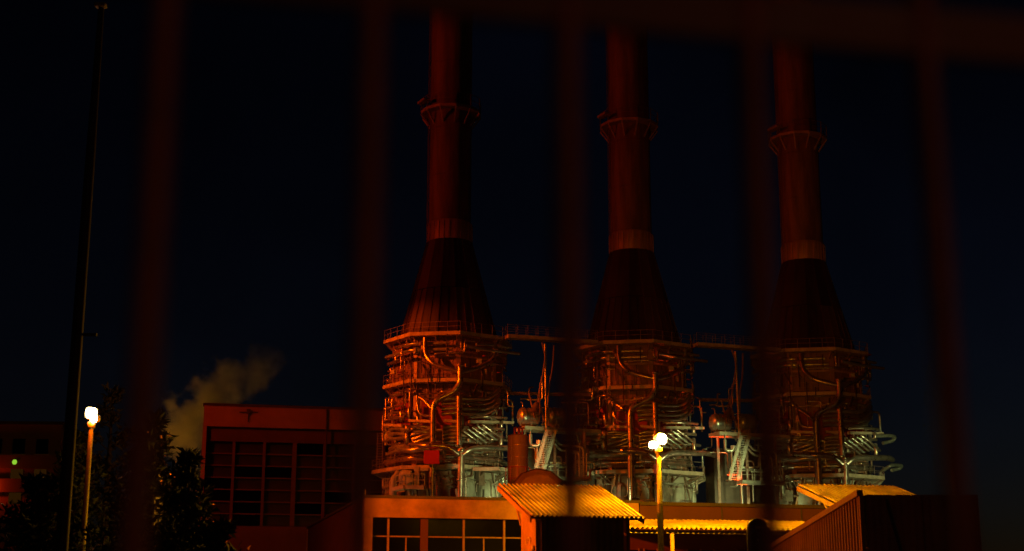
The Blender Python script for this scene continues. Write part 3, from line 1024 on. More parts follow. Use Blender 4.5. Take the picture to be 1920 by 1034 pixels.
def make_shed():
    EL = Vector((0.61, 44.0, 0))
    root = empty('corrugated_shed', EL)
    ze, zr, RW, RD = 4.64, 6.03, 3.62, 4.92
    slope = DD * RD + Vector((0, 0, zr - ze))
    nrm = DW.cross(slope).normalized()
    # four overlapping roof sheets
    for i in range(4):
        o = Vector((0, 0, ze)) + DW * (RW / 4 * i) + nrm * (0.004 * (i % 2))
        corrugated(MB(), o, DW, slope, RW / 4, 0.151, 0.036, nrm, vseg=8, jit=0.007).build('roof_sheet', M['shed_roof'], root)
    # barge boards and eave beam under the sheets
    dn = -nrm * 0.13
    MB().bar(dn - DW * 0.02 + Vector((0, 0, ze)), slope + dn - DW * 0.02 + Vector((0, 0, ze)), 0.16, 0.05).build('barge_board', M['shed_wall'], root)
    MB().bar(dn + DW * (RW - 0.02) + Vector((0, 0, ze)), slope + dn + DW * (RW - 0.02) + Vector((0, 0, ze)), 0.16, 0.05).build('barge_board', M['shed_wall'], root)
    for f in (0.08, 0.5, 0.93):
        p = slope * f + dn + Vector((0, 0, ze))
        MB().bar(p + DW * 0.03, p + DW * (RW - 0.06), 0.1, 0.12).build('purlin', M['shed_dark'], root)
    # body
    C0 = DW * 0.28 + DD * 0.55
    BWd, BDp = 2.95, 2.15

    def zroof(d):
        return ze + (zr - ze) * d / RD - 0.16
    zf, zb = zroof(0.55), zroof(0.55 + BDp)
    w1 = MB()
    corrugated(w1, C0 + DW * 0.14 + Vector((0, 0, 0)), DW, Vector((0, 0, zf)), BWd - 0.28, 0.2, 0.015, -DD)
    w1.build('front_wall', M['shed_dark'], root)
    # left side wall, smooth boards below the sloping roof
    ns = 5
    for i in range(ns):
        d0, d1 = BDp * i / ns + 0.01, BDp * (i + 1) / ns - 0.01
        za, zc = zroof(0.55 + d0), zroof(0.55 + d1)
        for side in (0, 1):
            x = DW * (BWd if side else 0.0)
            t = DW * (-0.03 if side else 0.03)
            p0, p1 = C0 + x + DD * d0, C0 + x + DD * d1
            vs = [p0, p1, p1 + Vector((0, 0, zc)), p0 + Vector((0, 0, za))]
            vs = vs + [p + t for p in vs]
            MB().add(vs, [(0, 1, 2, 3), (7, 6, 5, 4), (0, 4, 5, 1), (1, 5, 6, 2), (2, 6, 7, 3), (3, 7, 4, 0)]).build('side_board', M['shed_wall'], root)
    # corner trims: folded ribs
    for k in range(4):
        p = C0 + DW * (-0.02 + 0.045 * k) - DD * 0.03
        MB().box(p + Vector((0, 0, zf / 2)), (0.03, 0.05, zf), rz=R(11)).build('corner_trim', M['shed_wall'], root)
    p = C0 + DW * BWd - DD * 0.02
    MB().box(p + Vector((0, 0, zf / 2)), (0.1, 0.06, zf), rz=R(11)).build('corner_trim', M['shed_dark'], root)
    # brace under the rear overhang
    p = C0 + DD * BDp
    MB().bar(p + Vector((0, 0, zb - 0.75)), p + DD * 1.0 + Vector((0, 0, zroof(0.55 + BDp + 1.0) - 0.02)), 0.06).build('brace', M['shed_wall'], root)
    MB().bar(p + DW * BWd + Vector((0, 0, zb - 0.75)), p + DW * BWd + DD * 1.0 + Vector((0, 0, zroof(0.55 + BDp + 1.0) - 0.02)), 0.06).build('brace', M['shed_wall'], root)
    # arched handle on the side wall
    hp = C0 + DD * 0.9 - DW * 0.06 + Vector((0, 0, 3.85))
    MB().tube([hp + DD * (0.30 * math.cos(t)) + Vector((0, 0, 0.2 * math.sin(t))) for t in [math.pi * k / 10 for k in range(11)]], 0.02, 6).build('handle', M['stair_steel'], root)
    hp = C0 + DD * 0.25 - DW * 0.06 + Vector((0, 0, 3.68))
    MB().lathe([(0.001, -0.1), (0.05, -0.08), (0.05, 0.08), (0.001, 0.1)], 8, hp).build('lock', M['stair_steel'], root)
    tag(root, 'small corrugated-roof shed lit yellow, left of the twin-headed street lamp', 'shed', 'corrugated-roof sheds')
    return root


shed = make_shed()
shed2 = copy_tree(shed)
shed2.location = shed.location + Vector((10.35, 0.2, 0))
shed2['label'] = 'corrugated-roof shed partly hidden behind the ribbed sheet-metal hall at right'

# near ribbed hall at the right edge
hx = at(1614, 926, 24).x
hz = at(1614, 926, 24).z
hz2 = at(1452, 1025, 32).z
hall = empty('ribbed_hall', (hx, 24, 0))
UY = Vector((0, 1, 0))
n_ = 4
for i in range(n_):
    m = MB()
    w = 8.4 / n_
    z_a = hz + (hz2 - hz) * (i / n_)
    z_b = hz + (hz2 - hz) * ((i + 1) / n_)
    # trapezoid sheet with a sloping top edge
    per, pitch = 4, 0.21
    cnt = int(w / pitch) * per
    top, bot = [], []
    for k in range(cnt + 1):
        ph = k % per
        d = -0.05 if ph in (1, 2) else 0.0
        y = w * i + w * k / cnt
        zt = z_a + (z_b - z_a) * k / cnt
        bot.append(Vector((d, y, 0)))
        top.append(Vector((d, y, zt)))
    vs = bot + top + [p + Vector((0.02, 0, 0)) for p in bot + top]
    q = cnt + 1
    fs = []
    for k in range(cnt):
        fs.append((k, q + k, q + k + 1, k + 1))
        fs.append((2 * q + k, 2 * q + k + 1, 3 * q + k + 1, 3 * q + k))
        fs.append((q + k, 3 * q + k, 3 * q + k + 1, q + k + 1))
    m.add(vs, fs)
    m.build('side_sheet', M['shed_wall'], hall)
MB().bar((-0.03, -0.05, hz + 0.01), (-0.03, 8.4, hz2 + 0.01), 0.10, 0.10).build('edge_trim', M['shed_wall'], hall)
MB().box((-0.01, -0.03, hz / 2), (0.07, 0.07, hz)).build('corner_trim', M['shed_wall'], hall)
for i in range(2):
    m = MB()
    corrugated(m, Vector((0.08 + 0.95 * i, -0.01, 0)), Vector((1, 0, 0)), Vector((0, 0, hz - 0.02)), 0.94, 0.235, 0.012, Vector((0, -1, 0)))
    m.build('front_sheet', M['hall_clad'], hall)
MB().add([(0.03, 0.02, hz - 0.03), (1.95, 0.02, hz - 0.03), (1.95, 8.35, hz2 - 0.03), (0.03, 8.35, hz2 - 0.03),
          (0.03, 0.02, hz - 0.08), (1.95, 0.02, hz - 0.08), (1.95, 8.35, hz2 - 0.08), (0.03, 8.35, hz2 - 0.08)],
         [(0, 1, 2, 3), (7, 6, 5, 4), (0, 4, 5, 1), (1, 5, 6, 2), (2, 6, 7, 3), (3, 7, 4, 0)]).build('roof', M['shed_dark'], hall)
MB().box((1.96, 4.2, hz2 / 2), (0.04, 8.3, hz2 - 0.1)).build('far_wall', M['shed_dark'], hall)
MB().tube([(1.65, 0.2, hz - 0.05), (1.65, 0.2, hz + 0.45)], 0.035, 8).build('vent_pipe', M['shed_dark'], hall)
MB().tube([(0.42, -0.08, hz - 0.1), (0.6, -0.08, hz - 0.9), (0.62, -0.08, hz - 1.6)], 0.02, 6).build('cable', M['pole_dark'], hall)
tag(hall, 'near ribbed sheet-metal hall with sloping top edge at lower right', 'building')

# long low canopy with corrugated roof between the sheds
cy = 52.0
cl = Vector((at(1090, 994, cy).x, cy, 0))
can = empty('gate_canopy', cl)
CW, zce, zcr = 10.2, at(1180, 988.5, 52.2).z, at(1180, 973.5, 55.8).z
cs = DD * 3.6 + Vector((0, 0, zcr - zce))
cn = DW.cross(cs).normalized()
for i in range(6):
    o = DW * (CW / 6 * i) + Vector((0, 0, zce)) + cn * 0.004 * (i % 2)
    corrugated(MB(), o, DW, cs, CW / 6, 0.19, 0.035, cn, vseg=6, jit=0.008).build('roof_sheet', M['shed_roof'], can)
MB().bar(DW * 0.05 + DD * 0.5 + Vector((0, 0, zce - 0.12)), DW * (CW - 0.05) + DD * 0.5 + Vector((0, 0, zce - 0.12)), 0.12, 0.14).build('eave_beam', M['shed_dark'], can)
MB().box(DW * CW / 2 + DD * 3.2 + Vector((0, 0, 2.4)), (CW - 0.2, 0.2, 4.8), rz=R(11.2)).build('back_wall', M['brown_clad'], can)
for t in (0.05, 0.35, 0.66, 0.97):
    MB().box(DW * CW * t + DD * 0.4 + Vector((0, 0, zce / 2 - 0.1)), (0.12, 0.12, zce - 0.2), rz=R(11.2)).build('post', M['frame'], can)
for x in (2.2, 2.85, 3.6, 5.35, 5.9, 7.4, 8.8):
    w = empty('window', DW * x + DD * 3.07)
    w.parent = can
    w.rotation_euler = (0, 0, R(11.2))
    MB().box((0, 0, 3.5), (0.5, 0.03, 1.2)).build('pane', M['glass_dark'], w)
    for s in (-1, 1):
        MB().box((s * 0.27, -0.02, 3.5), (0.05, 0.06, 1.3)).build('frame', M['frame'], w)
tag(can, 'long low canopy with bright yellow corrugated roof between the two sheds', 'canopy')

# dark hooded signal on a post in front of the canopy
sp = at(1420, 1000, 40)
sg = empty('signal_post', (sp.x, 40, 0))
MB().tube([(0, 0, 0), (0, 0, 3.2)], 0.06, 10).build('post', M['pole_dark'], sg)
MB().lathe([(0.26, 3.1), (0.30, 3.2), (0.30, 4.0), (0.27, 4.15), (0.18, 4.26), (0.001, 4.3)], 20).build('hood', M['housing'], sg)
MB().box((0.03, -0.30, 4.03), (0.26, 0.03, 0.07)).build('plate', M['pole_paint'], sg)
for x in (-0.05, 0.09):
    MB().lathe([(0.001, -0.04), (0.03, -0.03), (0.03, 0.03), (0.001, 0.04)], 10, (x, -0.31, 3.68)).build('reflector', M['pole_paint'], sg)
tag(sg, 'dark dome-topped signal housing on a post before the canopy', 'signal')

# ------------------------------------------------------------------ flat factory block on the left with a glazed grid
FB0 = at(381, 800, 182)
fb = empty('factory_block', (FB0.x, 182, 0), SITE)


def FX(px, py=860):
    """metres along the facade at a pixel column"""
    v = 517 - py
    k = (px - 960) / (FPX * CP - v * SP)
    ox, oy = FB0.x, 182
    # ox + t cos = k (oy + t sin)
    return (k * oy - ox) / (math.cos(SITE) - k * math.sin(SITE))


def FZ_(py, px=381):
    t = FX(px, py)
    Y = 182 + t * math.sin(SITE)
    return at(px, py, Y).z


W = 32.0
zt, zb1, zb2, zw = FZ_(760), FZ_(799), FZ_(826), FZ_(985)
MB().box((W / 2, 0.4, (zt + zb1) / 2), (W, 0.8, zt - zb1)).build('parapet', M['fascia_far'], fb)
MB().box((W / 2, 0.5, zt + 0.14), (W + 0.3, 1.3, 0.28)).build('coping', M['coping'], fb)
MB().box((W / 2, 0.85, (zb1 + zb2) / 2), (W - 0.1, 0.7, zb1 - zb2 - 0.02)).build('lintel_band', M['wall_far'], fb)
MB().box((W / 2, 0.9, zw / 2), (W - 0.1, 0.7, zw - 0.02)).build('plinth_wall', M['wall_far'], fb)
MB().box((0.22, 0.3, zb1 / 2), (0.5, 0.6, zb1 - 0.01)).build('pier', M['fascia_far'], fb)
px_ = FX(617, 1010)
MB().box((px_, 0.25, zw / 2 - 0.3), (1.3, 0.5, zw - 0.6)).build('pier', M['fascia'], fb)
MB().box((W / 2, 14, zt - 1.0), (W - 0.4, 26, 0.4)).build('roof', M['roof_felt'], fb)
MB().box((0.3, 14, zt / 2), (0.5, 26, zt - 0.02)).build('side_wall', M['wall_far'], fb)
MB().box((W - 0.3, 14, zt / 2), (0.5, 26, zt - 0.02)).build('side_wall', M['wall_far'], fb)
MB().box((W / 2, 27.2, zt / 2), (W, 0.5, zt - 0.02)).build('back_wall', M['wall_far'], fb)
cw = (FX(609) - FX(438)) / 3
x0 = FX(438) - cw
ncol, nrow = 7, 7
rh = (zb2 - zw) / nrow
pane = MB().box((0, 0, 0), (cw - 0.3, 0.08, rh - 0.16))
pp = None
for i in range(ncol + 1):
    MB().box((x0 + i * cw, 0.75, (zb2 + zw) / 2), (0.36 if i != 3 else 0.55, 0.5, zb2 - zw)).build('mullion', M['frame_far'], fb)
for j in range(1, nrow):
    MB().box((x0 + ncol * cw / 2, 0.85, zw + j * rh), (ncol * cw, 0.3, 0.16)).build('transom', M['frame_far'], fb)
mats_p = [M['glass_block'], M['glass_dark'], M['glass_block'], M['glass_tint']]
for i in range(ncol):
    for j in range(nrow):
        o = pane.build('pane', random.choice(mats_p), fb) if pp is None or True else None
        o.location = (x0 + (i + .5) * cw, 1.0, zw + (j + .5) * rh)
        o.rotation_euler = (R(random.uniform(-1.2, 1.2)), 0, R(random.uniform(-1, 1)))
dx = FX(612, 800)
MB().tube([(dx, -0.12, zt - 0.1), (dx, -0.12, FZ_(880, 612))], 0.12, 8).build('downpipe', M['coping'], fb)
m = MB()
ax_ = FX(466, 775)
m.bar((ax_, -0.1, FZ_(792, 466)), (ax_, -0.1, FZ_(768, 466)), 0.12)
m.bar((ax_ - 1.2, -0.1, FZ_(774, 466)), (ax_ + 1.2, -0.1, FZ_(773, 466)), 0.12)
m.box((ax_, -0.15, FZ_(772, 466)), (0.5, 0.2, 0.6))
m.build('bracket', M['coping'], fb)
tag(fb, 'big flat-roofed factory block with gridded glazing behind the trees', 'building')

# ------------------------------------------------------------------ apartment block far left
ab = empty('apartment_block', (at(112, 850, 96).x, 96, 0), R(4))
AW, AH = 14, at(60, 797, 96).z
MB().box((-AW / 2, 4, AH / 2), (AW, 8, AH)).build('wall', M['block_wall'], ab)
MB().box((-AW / 2, 4, AH + 0.1), (AW + 0.3, 8.3, 0.2)).build('roof', M['roof_felt'], ab)
for zz in (at(60, 868, 96).z, at(60, 912, 96).z, at(60, 960, 96).z):
    MB().box((-AW / 2, -0.25, zz), (AW, 0.5, 0.9)).build('balcony_band', M['block_wall'], ab)
for r_, py in enumerate((838, 890, 934, 985)):
    zc = at(60, py, 96).z
    for k in range(5):
        x = -1.2 - 1.55 * k
        f = empty('window', (x, -0.02, zc))
        f.parent = ab
        lit = M['glass_dark']
        if (r_, k) in ((2, 2), (2, 1)) : lit = M['dim_window']
        if (r_, k) in ((1, 0), (1, 1), (3, 0)): lit = M['dim_window']
        if r_ == 2 and k >= 2: lit = M['lit_window'] if k == 2 else M['dim_window']
        MB().box((0, 0, 0), (0.8, 0.06, 1.0)).build('pane', lit, f)
        MB().box((0, -0.03, -0.56), (1.0, 0.14, 0.1)).build('sill', M['concrete'], f)
gl = at(28, 867, 95.4) - ab.location
m = MB().lathe([(0.001, -0.2), (0.14, -0.15), (0.2, 0), (0.14, 0.15), (0.001, 0.2)], 14, Matrix.Rotation(-R(4), 3, 'Z') @ gl)
m.build('green_light', M['green_lamp'], ab)
wl = MB().lathe([(0.001, -0.12), (0.1, -0.08), (0.1, 0.08), (0.001, 0.12)], 10, (-4.6, -0.62, at(0, 915, 96).z)).build('wall_lamp', M['lit_window'], ab)
light('POINT', 'wall_lamp_light', (-4.6, -1.1, at(0, 915, 96).z), 70, SODIUM_RED, ab, 0.1)
tag(ab, 'dim apartment block with a green light and few lit windows at far left', 'building')

# ------------------------------------------------------------------ lamps
def street_lamp(name, base, ztop, heads, label, rad=0.085, dark_below=None):
    """heads: list of (offset, size, facing angle, spot energy, spot target, cone)"""
    root = empty(name, base)
    zj = dark_below if dark_below else 3.0
    MB().tube([(0, 0, 0), (0, 0, 1.2), (0, 0, zj)], rad * 1.15, 14).build('pole_base', M['pole_dark'], root)
    MB().tube([(0, 0, zj - 0.01), (0, 0, ztop)], rad, 14, rr=[rad, rad * 0.85]).build('pole', M['pole_paint'], root)
    MB().lathe([(rad, -0.1), (rad * 1.5, -0.08), (rad * 1.5, 0.08), (rad, 0.1)], 14, (0, 0, ztop - 0.12)).build('collar', M['pole_paint'], root)
    for off, size, face, en, tgt, cone in heads:
        hm = empty('lamp_head', (off[0], off[1], ztop + off[2]))
        hm.parent = root
        hm.rotation_euler = (0, 0, face)
        # rounded box housing open at the front, glass bulging out of it
        w, d, h = size
        MB().box((0, d * 0.62, 0.02), (w * 1.02, d * 0.3, h)).build('housing', M['housing'], hm, bevel=0.04)
        m = MB()
        n, k_ = 20, 8
        vs, fs = [], []
        for i in range(k_ + 1):
            t = math.pi * i / k_
            for j in range(n):
                p = 2 * math.pi * j / n
                s = lambda q, e: math.copysign(abs(q) ** e, q)
                vs.append((w / 2 * s(math.sin(t), .6) * s(math.cos(p), .6), d / 2 * s(math.cos(t), .6), h / 2 * s(math.sin(t), .6) * s(math.sin(p), .6)))
        for i in range(k_):
            for j in range(n):
                fs.append((i * n + j, i * n + (j + 1) % n, (i + 1) * n + (j + 1) % n, (i + 1) * n + j))
        m.add(vs, fs, True)
        m.build('glass', M['lens_yellow'], hm)
        vz = MB()
        q = 16
        ring = [(w * 0.62 * math.copysign(abs(math.cos(2 * math.pi * k / q)) ** .6, math.cos(2 * math.pi * k / q)), h * 0.62 * math.copysign(abs(math.sin(2 * math.pi * k / q)) ** .6, math.sin(2 * math.pi * k / q))) for k in range(q)]
        vs = [(x, -d * 0.12, z) for x, z in ring] + [(x * 0.96, d * 0.5, z * 0.96) for x, z in ring] + [(x * 0.94, -d * 0.12, z * 0.94) for x, z in ring] + [(x * 0.9, d * 0.48, z * 0.9) for x, z in ring]
        vz.add(vs, [(k, (k + 1) % q, q + (k + 1) % q, q + k) for k in range(q)] + [(2 * q + (k + 1) % q, 2 * q + k, 3 * q + k, 3 * q + (k + 1) % q) for k in range(q)] + [((k + 1) % q, k, 2 * q + k, 2 * q + (k + 1) % q) for k in range(q)])
        vz.build('glow_ring', M['pole_paint'], hm)  # added ring, lit by the glass to imitate a glow around it
        MB().bar((0, d * 0.5, -h / 2), Vector((-off[0], -off[1], -off[2] - 0.05)), 0.05).build('arm', M['pole_paint'], hm)
        if en:
            for (e, c, t, cn_) in en:
                ll = light('SPOT' if t is not None else 'POINT', 'lamp_light', Vector((off[0], off[1] , ztop + off[2])) + (Vector((0, -d * 0.9, 0.0)) if t is None else (Vector(t) - Vector(base) - Vector((off[0], off[1], ztop + off[2]))).normalized() * (d * 1.0)), e, c, root, 0.14, t, cn_)
    tag(root, label, 'street lamp', 'twin-headed street lamps')
    return root


LY = 46.0
rb = at(1235, 850, LY)
ztop = at(1235, 838, LY).z
sl = street_lamp('street_lamp', (rb.x, LY, 0), ztop,
                 [((-0.15, 0.0, 0.06), (0.29, 0.25, 0.21), R(-35), [(2000, YELLOW, (1.2, 46.8, 5.2), 165)], None, 0),
                  ((0.09, 0.05, 0.26), (0.35, 0.30, 0.30), R(40), [(20000, YELLOW, (7.2, 54.2, 4.7), 86), (1700, YELLOW, (11.3, 46.5, 5.5), 60), (1800, YELLOW, None, 0)], None, 0)],
                 'lit twin-headed street lamp standing in front of the yellow canopy', dark_below=at(1235, 945, LY).z)
lbp = at(171, 800, 42)
ztop2 = at(171, 790, 42).z
sl2 = street_lamp('street_lamp', (lbp.x, 42, 0), ztop2,
                  [((-0.03, 0.0, 0.24), (0.29, 0.26, 0.29), R(20), [(30000, SODIUM, (1.5, 58, 5.5), 98)], None, 0),
                   ((0.10, -0.05, 0.06), (0.22, 0.20, 0.20), R(-30), [(120, SODIUM, None, 0), (13000, SODIUM, (5.0, 28, 2.5), 40), (230000, SODIUM, tuple(tp), 3.6)], None, 0)],
                  'lit twin-headed street lamp among the dark trees at left', dark_below=2.5)
for o, lb_ in ((sl, ''), (sl2, '')):
    pass

# tall slim mast at the left
MY = 27.0
mt = at(190, 14, MY)
mast = empty('tall_mast', (mt.x, MY, 0))
MB().tube([(0, 0, 0), (0, 0, 10), (0, 0, mt.z)], 0.2, 14, rr=[0.13, 0.10, 0.06]).build('shaft', M['mast_grey'], mast)
MB().box((0.0, -0.05, mt.z + 0.02), (0.24, 0.2, 0.09)).build('cap', M['pole_paint'], mast, bevel=0.03)
za = at(150, 628, MY).z
MB().bar((0.08, 0, za), (0.38, 0, za), 0.05, 0.07).build('arm', M['mast_grey'], mast)
tag(mast, 'tall slim grey mast with a short side arm near the left edge', 'mast')


def flood_mast(loc, h, label, jobs):
    root = empty('floodlight_mast', loc)
    MB().tube([(0, 0, 0), (0, 0, h)], 0.2, 12, rr=[0.25, 0.14]).build('pole', M['mast_grey'], root)
    MB().box((0, 0, h), (2.2, 0.12, 0.12)).build('crossarm', M['mast_grey'], root)
    for i, (e, c, t, cone, mt_) in enumerate(jobs):
        x = -0.8 + 1.6 * i / max(1, len(jobs) - 1) if len(jobs) > 1 else 0
        p = Vector((x, 0, h + 0.35))
        d = (Vector(t) - Vector(loc) - p).normalized()
        q = d.to_track_quat('-Y', 'Z').to_matrix()
        hd = MB().box(p, (0.6, 0.3, 0.45), mat=q).build('flood_head', M['housing'], root)
        MB().box(p + d * 0.165, (0.52, 0.02, 0.38), mat=q).build('flood_glass', M[mt_], hd)
        light('SPOT', 'flood_light', p + d * 0.35, e, c, root, 0.2, t, cone, 0.5)
    tag(root, label, 'floodlight', 'yard floodlight masts')
    return root


flood_mast(Vector((-88, 118, 0)), 54, 'floodlight mast outside the left edge lighting towers and factory block',
           [(680000, SODIUM_FAR, tuple(U0 + Vector((0, 0, 18.5))), 21.5, 'lens_yellow'),
            (430000, SODIUM_FAR, tuple(U0 + STEP + Vector((-2.5, 0, 20))), 13.5, 'lens_yellow'),
            (60000, SODIUM_RED, tuple(U0 + STEP * 2 + Vector((0, 0, 18))), 11, 'lens_yellow'),
            (165000, SODIUM_RED, (-26, 184, 20), 32, 'lens_yellow'),
            (34000, SODIUM_RED, tuple(U0 + STEP * 0.3 + Vector((0, 0, 55))), 40, 'lens_yellow')])
for i in range(4):
    p = U0 + STEP * (i - 0.5) + Vector((0.5 if i else 1.5, -11.5, 0))
    root = flood_mast(p, 15.3 if i == 1 else 12.2, ('mercury lamp mast left of the first tower, hidden behind the office roof', 'mercury lamp mast between the first two towers, hidden behind the shed roof', 'mercury lamp mast between the middle and rightmost tower behind the annex', 'mercury lamp mast right of the rightmost tower, hidden behind the hall')[i],
               [((17000, 2600, 2400, 2000)[i], MERCURY, tuple(p + Vector((9, 11, 4) if i == 0 else (0, 9, 8))), 75 if i == 0 else 150, 'lens_mercury')]
               + ([(22000, SODIUM_RED, tuple(U0 + STEP + Vector((2, -2, 41))), 24, 'lens_yellow')] if i == 2 else []))
for i in range(3):
    p = U0 + STEP * i + Vector((18, -45, 0))
    flood_mast(p, 10.6, ('mercury floodlight mast beyond the annex, aimed at the first tower', 'mercury floodlight mast beyond the annex, aimed at the middle tower', 'mercury floodlight mast beyond the annex, aimed at the rightmost tower')[i],
               [((23000, 33000, 20000)[i], MERCURY, tuple(U0 + STEP * i + Vector((6.5, -5, 17.5))), 20, 'lens_mercury')])
# lamp on our side of the fence, behind the photographer
street_lamp('street_lamp', (7.5, -9.0, 0), 6.2,
            [((0.1, 0.0, 0.24), (0.34, 0.28, 0.34), R(160), [(150, SODIUM_RED, (2.5, 20, 2.5), 110)], None, 0),
             ((-0.1, 0.05, 0.06), (0.26, 0.24, 0.24), R(200), [], None, 0)],
            'street lamp on the near side of the fence, behind the viewpoint', dark_below=2.5)

# ------------------------------------------------------------------ trees
def leaf_quads(mb, c, r, n, size, rnd, flat=0.6):
    for _ in range(n):
        d = Vector((rnd.gauss(0, 1), rnd.gauss(0, 1), rnd.gauss(0, flat)))
        if d.length < 1e-3: continue
        p = c + d.normalized() * r * rnd.random() ** 0.5
        u = Vector((rnd.uniform(-1, 1), rnd.uniform(-1, 1), rnd.uniform(-0.5, 1))).normalized()
        v = u.cross(Vector((rnd.uniform(-1, 1), rnd.uniform(-1, 1), rnd.uniform(-1, 1)))).normalized()
        s = size * rnd.uniform(0.6, 1.3)
        mb.add([p - v * s * 0.22, p + u * s * 0.5 - v * s * 0.05, p + u * s, p + u * s * 0.45 + v * s * 0.25], [(0, 1, 2, 3)])


def pine(loc, h, rad, seed, label, mt='needles', tiers=11, leaf=0.3, dens=40, power=1.0):
    rnd = random.Random(seed)
    root = empty('pine_tree', loc)
    MB().tube([(0, 0, 0), (0.1, 0, h * 0.5), (0.05, 0, h)], 0.1, 10, rr=[h * 0.022, h * 0.014, 0.02]).build('trunk', M['bark'], root)
    lm, cm = MB(), MB()
    for t in range(tiers):
        f = 0.12 + 0.86 * t / (tiers - 1)
        z = h * f
        rr = rad * (1 - f) ** power + 0.12
        nb = max(4, int(7 * (1 - f) + 4))
        for b in range(nb):
            a = rnd.uniform(0, 2 * math.pi)
            ln = rr * rnd.uniform(0.65, 1.15)
            up = rnd.uniform(0.05, 0.35)
            e = Vector((math.cos(a) * ln, math.sin(a) * ln, z + ln * up))
            s = Vector((0, 0, z - 0.05 * h))
            lm.tube([s, s.lerp(e, 0.5) + Vector((0, 0, -0.05 * ln)), e], 0.03, 5, rr=[0.02 + ln * 0.012, 0.02, 0.008])
            for k in range(4):
                q = s.lerp(e, 0.35 + 0.22 * k) + Vector((rnd.gauss(0, .08), rnd.gauss(0, .08), rnd.gauss(0, .05))) * ln
                leaf_quads(cm, q, ln * 0.30 + 0.06, dens // 4 + 2, leaf, rnd)
    lm.build('limbs', M['bark'], root)
    cm.build('crown', M[mt], root)
    tag(root, label, 'tree', 'trees at the left')
    return root


def ground_at(px, Y):
    p = at(px, 1000, Y)
    return Vector((p.x, Y, 0))


def ztop_at(py, Y):
    return at(300, py, Y).z


pine(ground_at(275, 38), ztop_at(778, 38), 2.9, 1, 'dark bushy pine in front of the steam plume and factory block', dens=48)
pine(ground_at(345, 36), ztop_at(850, 36), 2.0, 2, 'smaller dark pine overlapping the lower left of the factory block', dens=44)
pine(ground_at(192, 66), ztop_at(728, 66), 3.4, 3, 'tall loose tree rising just behind the left street lamp', mt='leaves', leaf=0.4, dens=36, power=0.7)
pine(ground_at(70, 34), ztop_at(905, 34), 2.2, 4, 'low dark pine in front of the apartment block', dens=44, power=0.7)
pine(ground_at(128, 50), ztop_at(815, 50), 2.6, 5, 'dark pine between the tall mast and the apartment block', dens=40, power=0.8)
pine(ground_at(415, 33), ztop_at(985, 33), 1.2, 6, 'lowest dark pine at the foot of the factory block', dens=36, power=0.8)

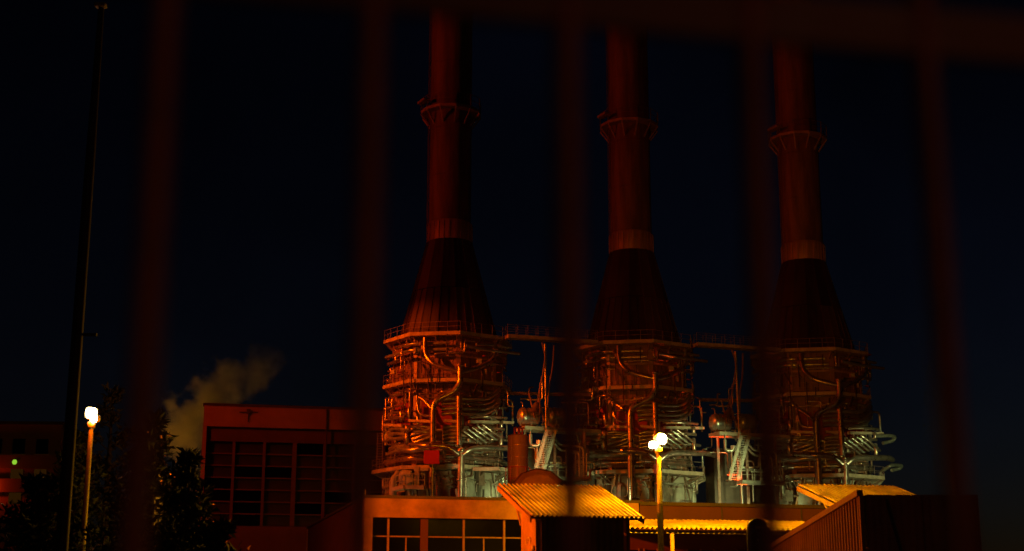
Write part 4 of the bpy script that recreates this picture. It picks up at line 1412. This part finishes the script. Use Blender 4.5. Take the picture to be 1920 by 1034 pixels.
# ------------------------------------------------------------------ steam plume
def plume():
    a, b = at(318, 862, 216), at(528, 655, 216)
    d = b - a
    Lh = d.length
    mb = MB()
    R0 = 9.0
    mb.box((Lh / 2, 0, 0), (Lh, 2 * R0, 2 * R0))
    m = bpy.data.materials.new('steam')
    m.use_nodes = True
    nt = m.node_tree
    for n in list(nt.nodes):
        if n.type == 'BSDF_PRINCIPLED': nt.nodes.remove(n)
    out = [n for n in nt.nodes if n.type == 'OUTPUT_MATERIAL'][0]
    pv = nt.nodes.new('ShaderNodeVolumePrincipled')
    pv.inputs['Color'].default_value = (0.9, 0.9, 0.9, 1)
    pv.inputs['Anisotropy'].default_value = 0.0
    tc = nt.nodes.new('ShaderNodeTexCoord')
    nz = nt.nodes.new('ShaderNodeTexNoise')
    nz.inputs['Scale'].default_value = 0.3
    nz.inputs['Detail'].default_value = 5
    nz.inputs['Roughness'].default_value = 0.6
    nt.links.new(tc.outputs['Object'], nz.inputs['Vector'])

    def math_(op, x, y=None, clamp=False):
        n = nt.nodes.new('ShaderNodeMath')
        n.operation = op
        n.use_clamp = clamp
        for i, q in enumerate((x, y)):
            if q is None: continue
            if isinstance(q, (int, float)): n.inputs[i].default_value = q
            else: nt.links.new(q, n.inputs[i])
        return n.outputs[0]
    sx = nt.nodes.new('ShaderNodeSeparateXYZ')
    nt.links.new(tc.outputs['Object'], sx.inputs[0])
    x = math_('DIVIDE', sx.outputs[0], Lh)
    # centre line bows upward, radius shrinks toward the wispy end
    bow = math_('MULTIPLY', math_('MULTIPLY', x, math_('SUBTRACT', 1.0, x)), 7.0)
    zc = math_('SUBTRACT', sx.outputs[2], bow)
    r2 = math_('ADD', math_('MULTIPLY', zc, zc), math_('MULTIPLY', sx.outputs[1], sx.outputs[1]))
    r = math_('SQRT', r2)
    rad = math_('SUBTRACT', 7.2, math_('MULTIPLY', x, 4.6))
    fall = math_('SUBTRACT', 1.0, math_('DIVIDE', r, rad))
    ends = math_('MULTIPLY', math_('MULTIPLY', math_('SUBTRACT', 1.0, x), 3.0, True), math_('MULTIPLY', x, 6.0, True), True)
    nn = math_('MULTIPLY', math_('SUBTRACT', nz.outputs['Fac'], 0.5), 3.2)
    dn = math_('MULTIPLY', math_('ADD', fall, nn), 1.0)
    dn = math_('MULTIPLY', math_('MAXIMUM', math_('SUBTRACT', dn, 0.18), 0.0), ends)
    nt.links.new(math_('MULTIPLY', dn, 0.30), pv.inputs['Density'])
    nt.links.new(pv.outputs[0], out.inputs['Volume'])
    o = mb.build('steam_plume', m)
    o.location = a
    o.rotation_euler = d.to_track_quat('X', 'Z').to_euler()
    tag(o, 'pale drifting steam plume above the dark pines', 'steam', kind='stuff')
    # the vent it leaves from
    v = empty('steam_vent', (a.x - 1, 216, 0))
    MB().lathe([(1.6, 0), (1.4, a.z - 3), (1.6, a.z - 3), (1.6, a.z - 2.2), (1.2, a.z - 2.2), (1.2, a.z - 6)], 24).build('stack', M['concrete'], v)
    MB().lathe([(1.41, 8), (1.55, 8.1), (1.55, 8.4), (1.41, 8.5)], 24).build('band', M['steel'], v)
    tag(v, 'short concrete steam vent hidden behind the pines', 'chimney')
    return a


pa = plume()
flood_mast(Vector((pa.x - 16, 196, 0)), 12, 'floodlight mast behind the pines under the steam plume',
           [(24000, (1.0, 0.38, 0.02), tuple(pa + Vector((7, 0, 7))), 90, 'lens_yellow')])

# ------------------------------------------------------------------ foreground bar fence, close to the lens
fx0, fy0 = 0.0425 - 2 * 0.1493, 1.03 - 2 * 0.0313
fence = empty('bar_fence', (fx0, fy0, 0))
RZ = 2.170
for t in range(-12, 27):
    p = Vector((0.1493 * t, 0.0313 * t, 0))
    m = MB().tube([p, p + Vector((0, 0, 2.44)), p + Vector((0, 0, 2.52))], 0.0105, 12, rr=[0.0105, 0.0105, 0.001])
    m.build('bar', M['fence_paint'], fence)
d = Vector((0.1493, 0.0313, 0))
for z, h in ((RZ, 0.042), (0.18, 0.042)):
    MB().bar(d * -12.5 + Vector((0, 0, z)), d * 27 + Vector((0, 0, z)), h, 0.012).build('rail', M['rail_paint'], fence)
for t in (-12.5, 27):
    MB().box(d * t + Vector((0, 0, 1.2)), (0.06, 0.06, 2.4)).build('post', M['fence_paint'], fence)
tag(fence, 'blurred dark bar fence close in front of the viewer', 'fence')
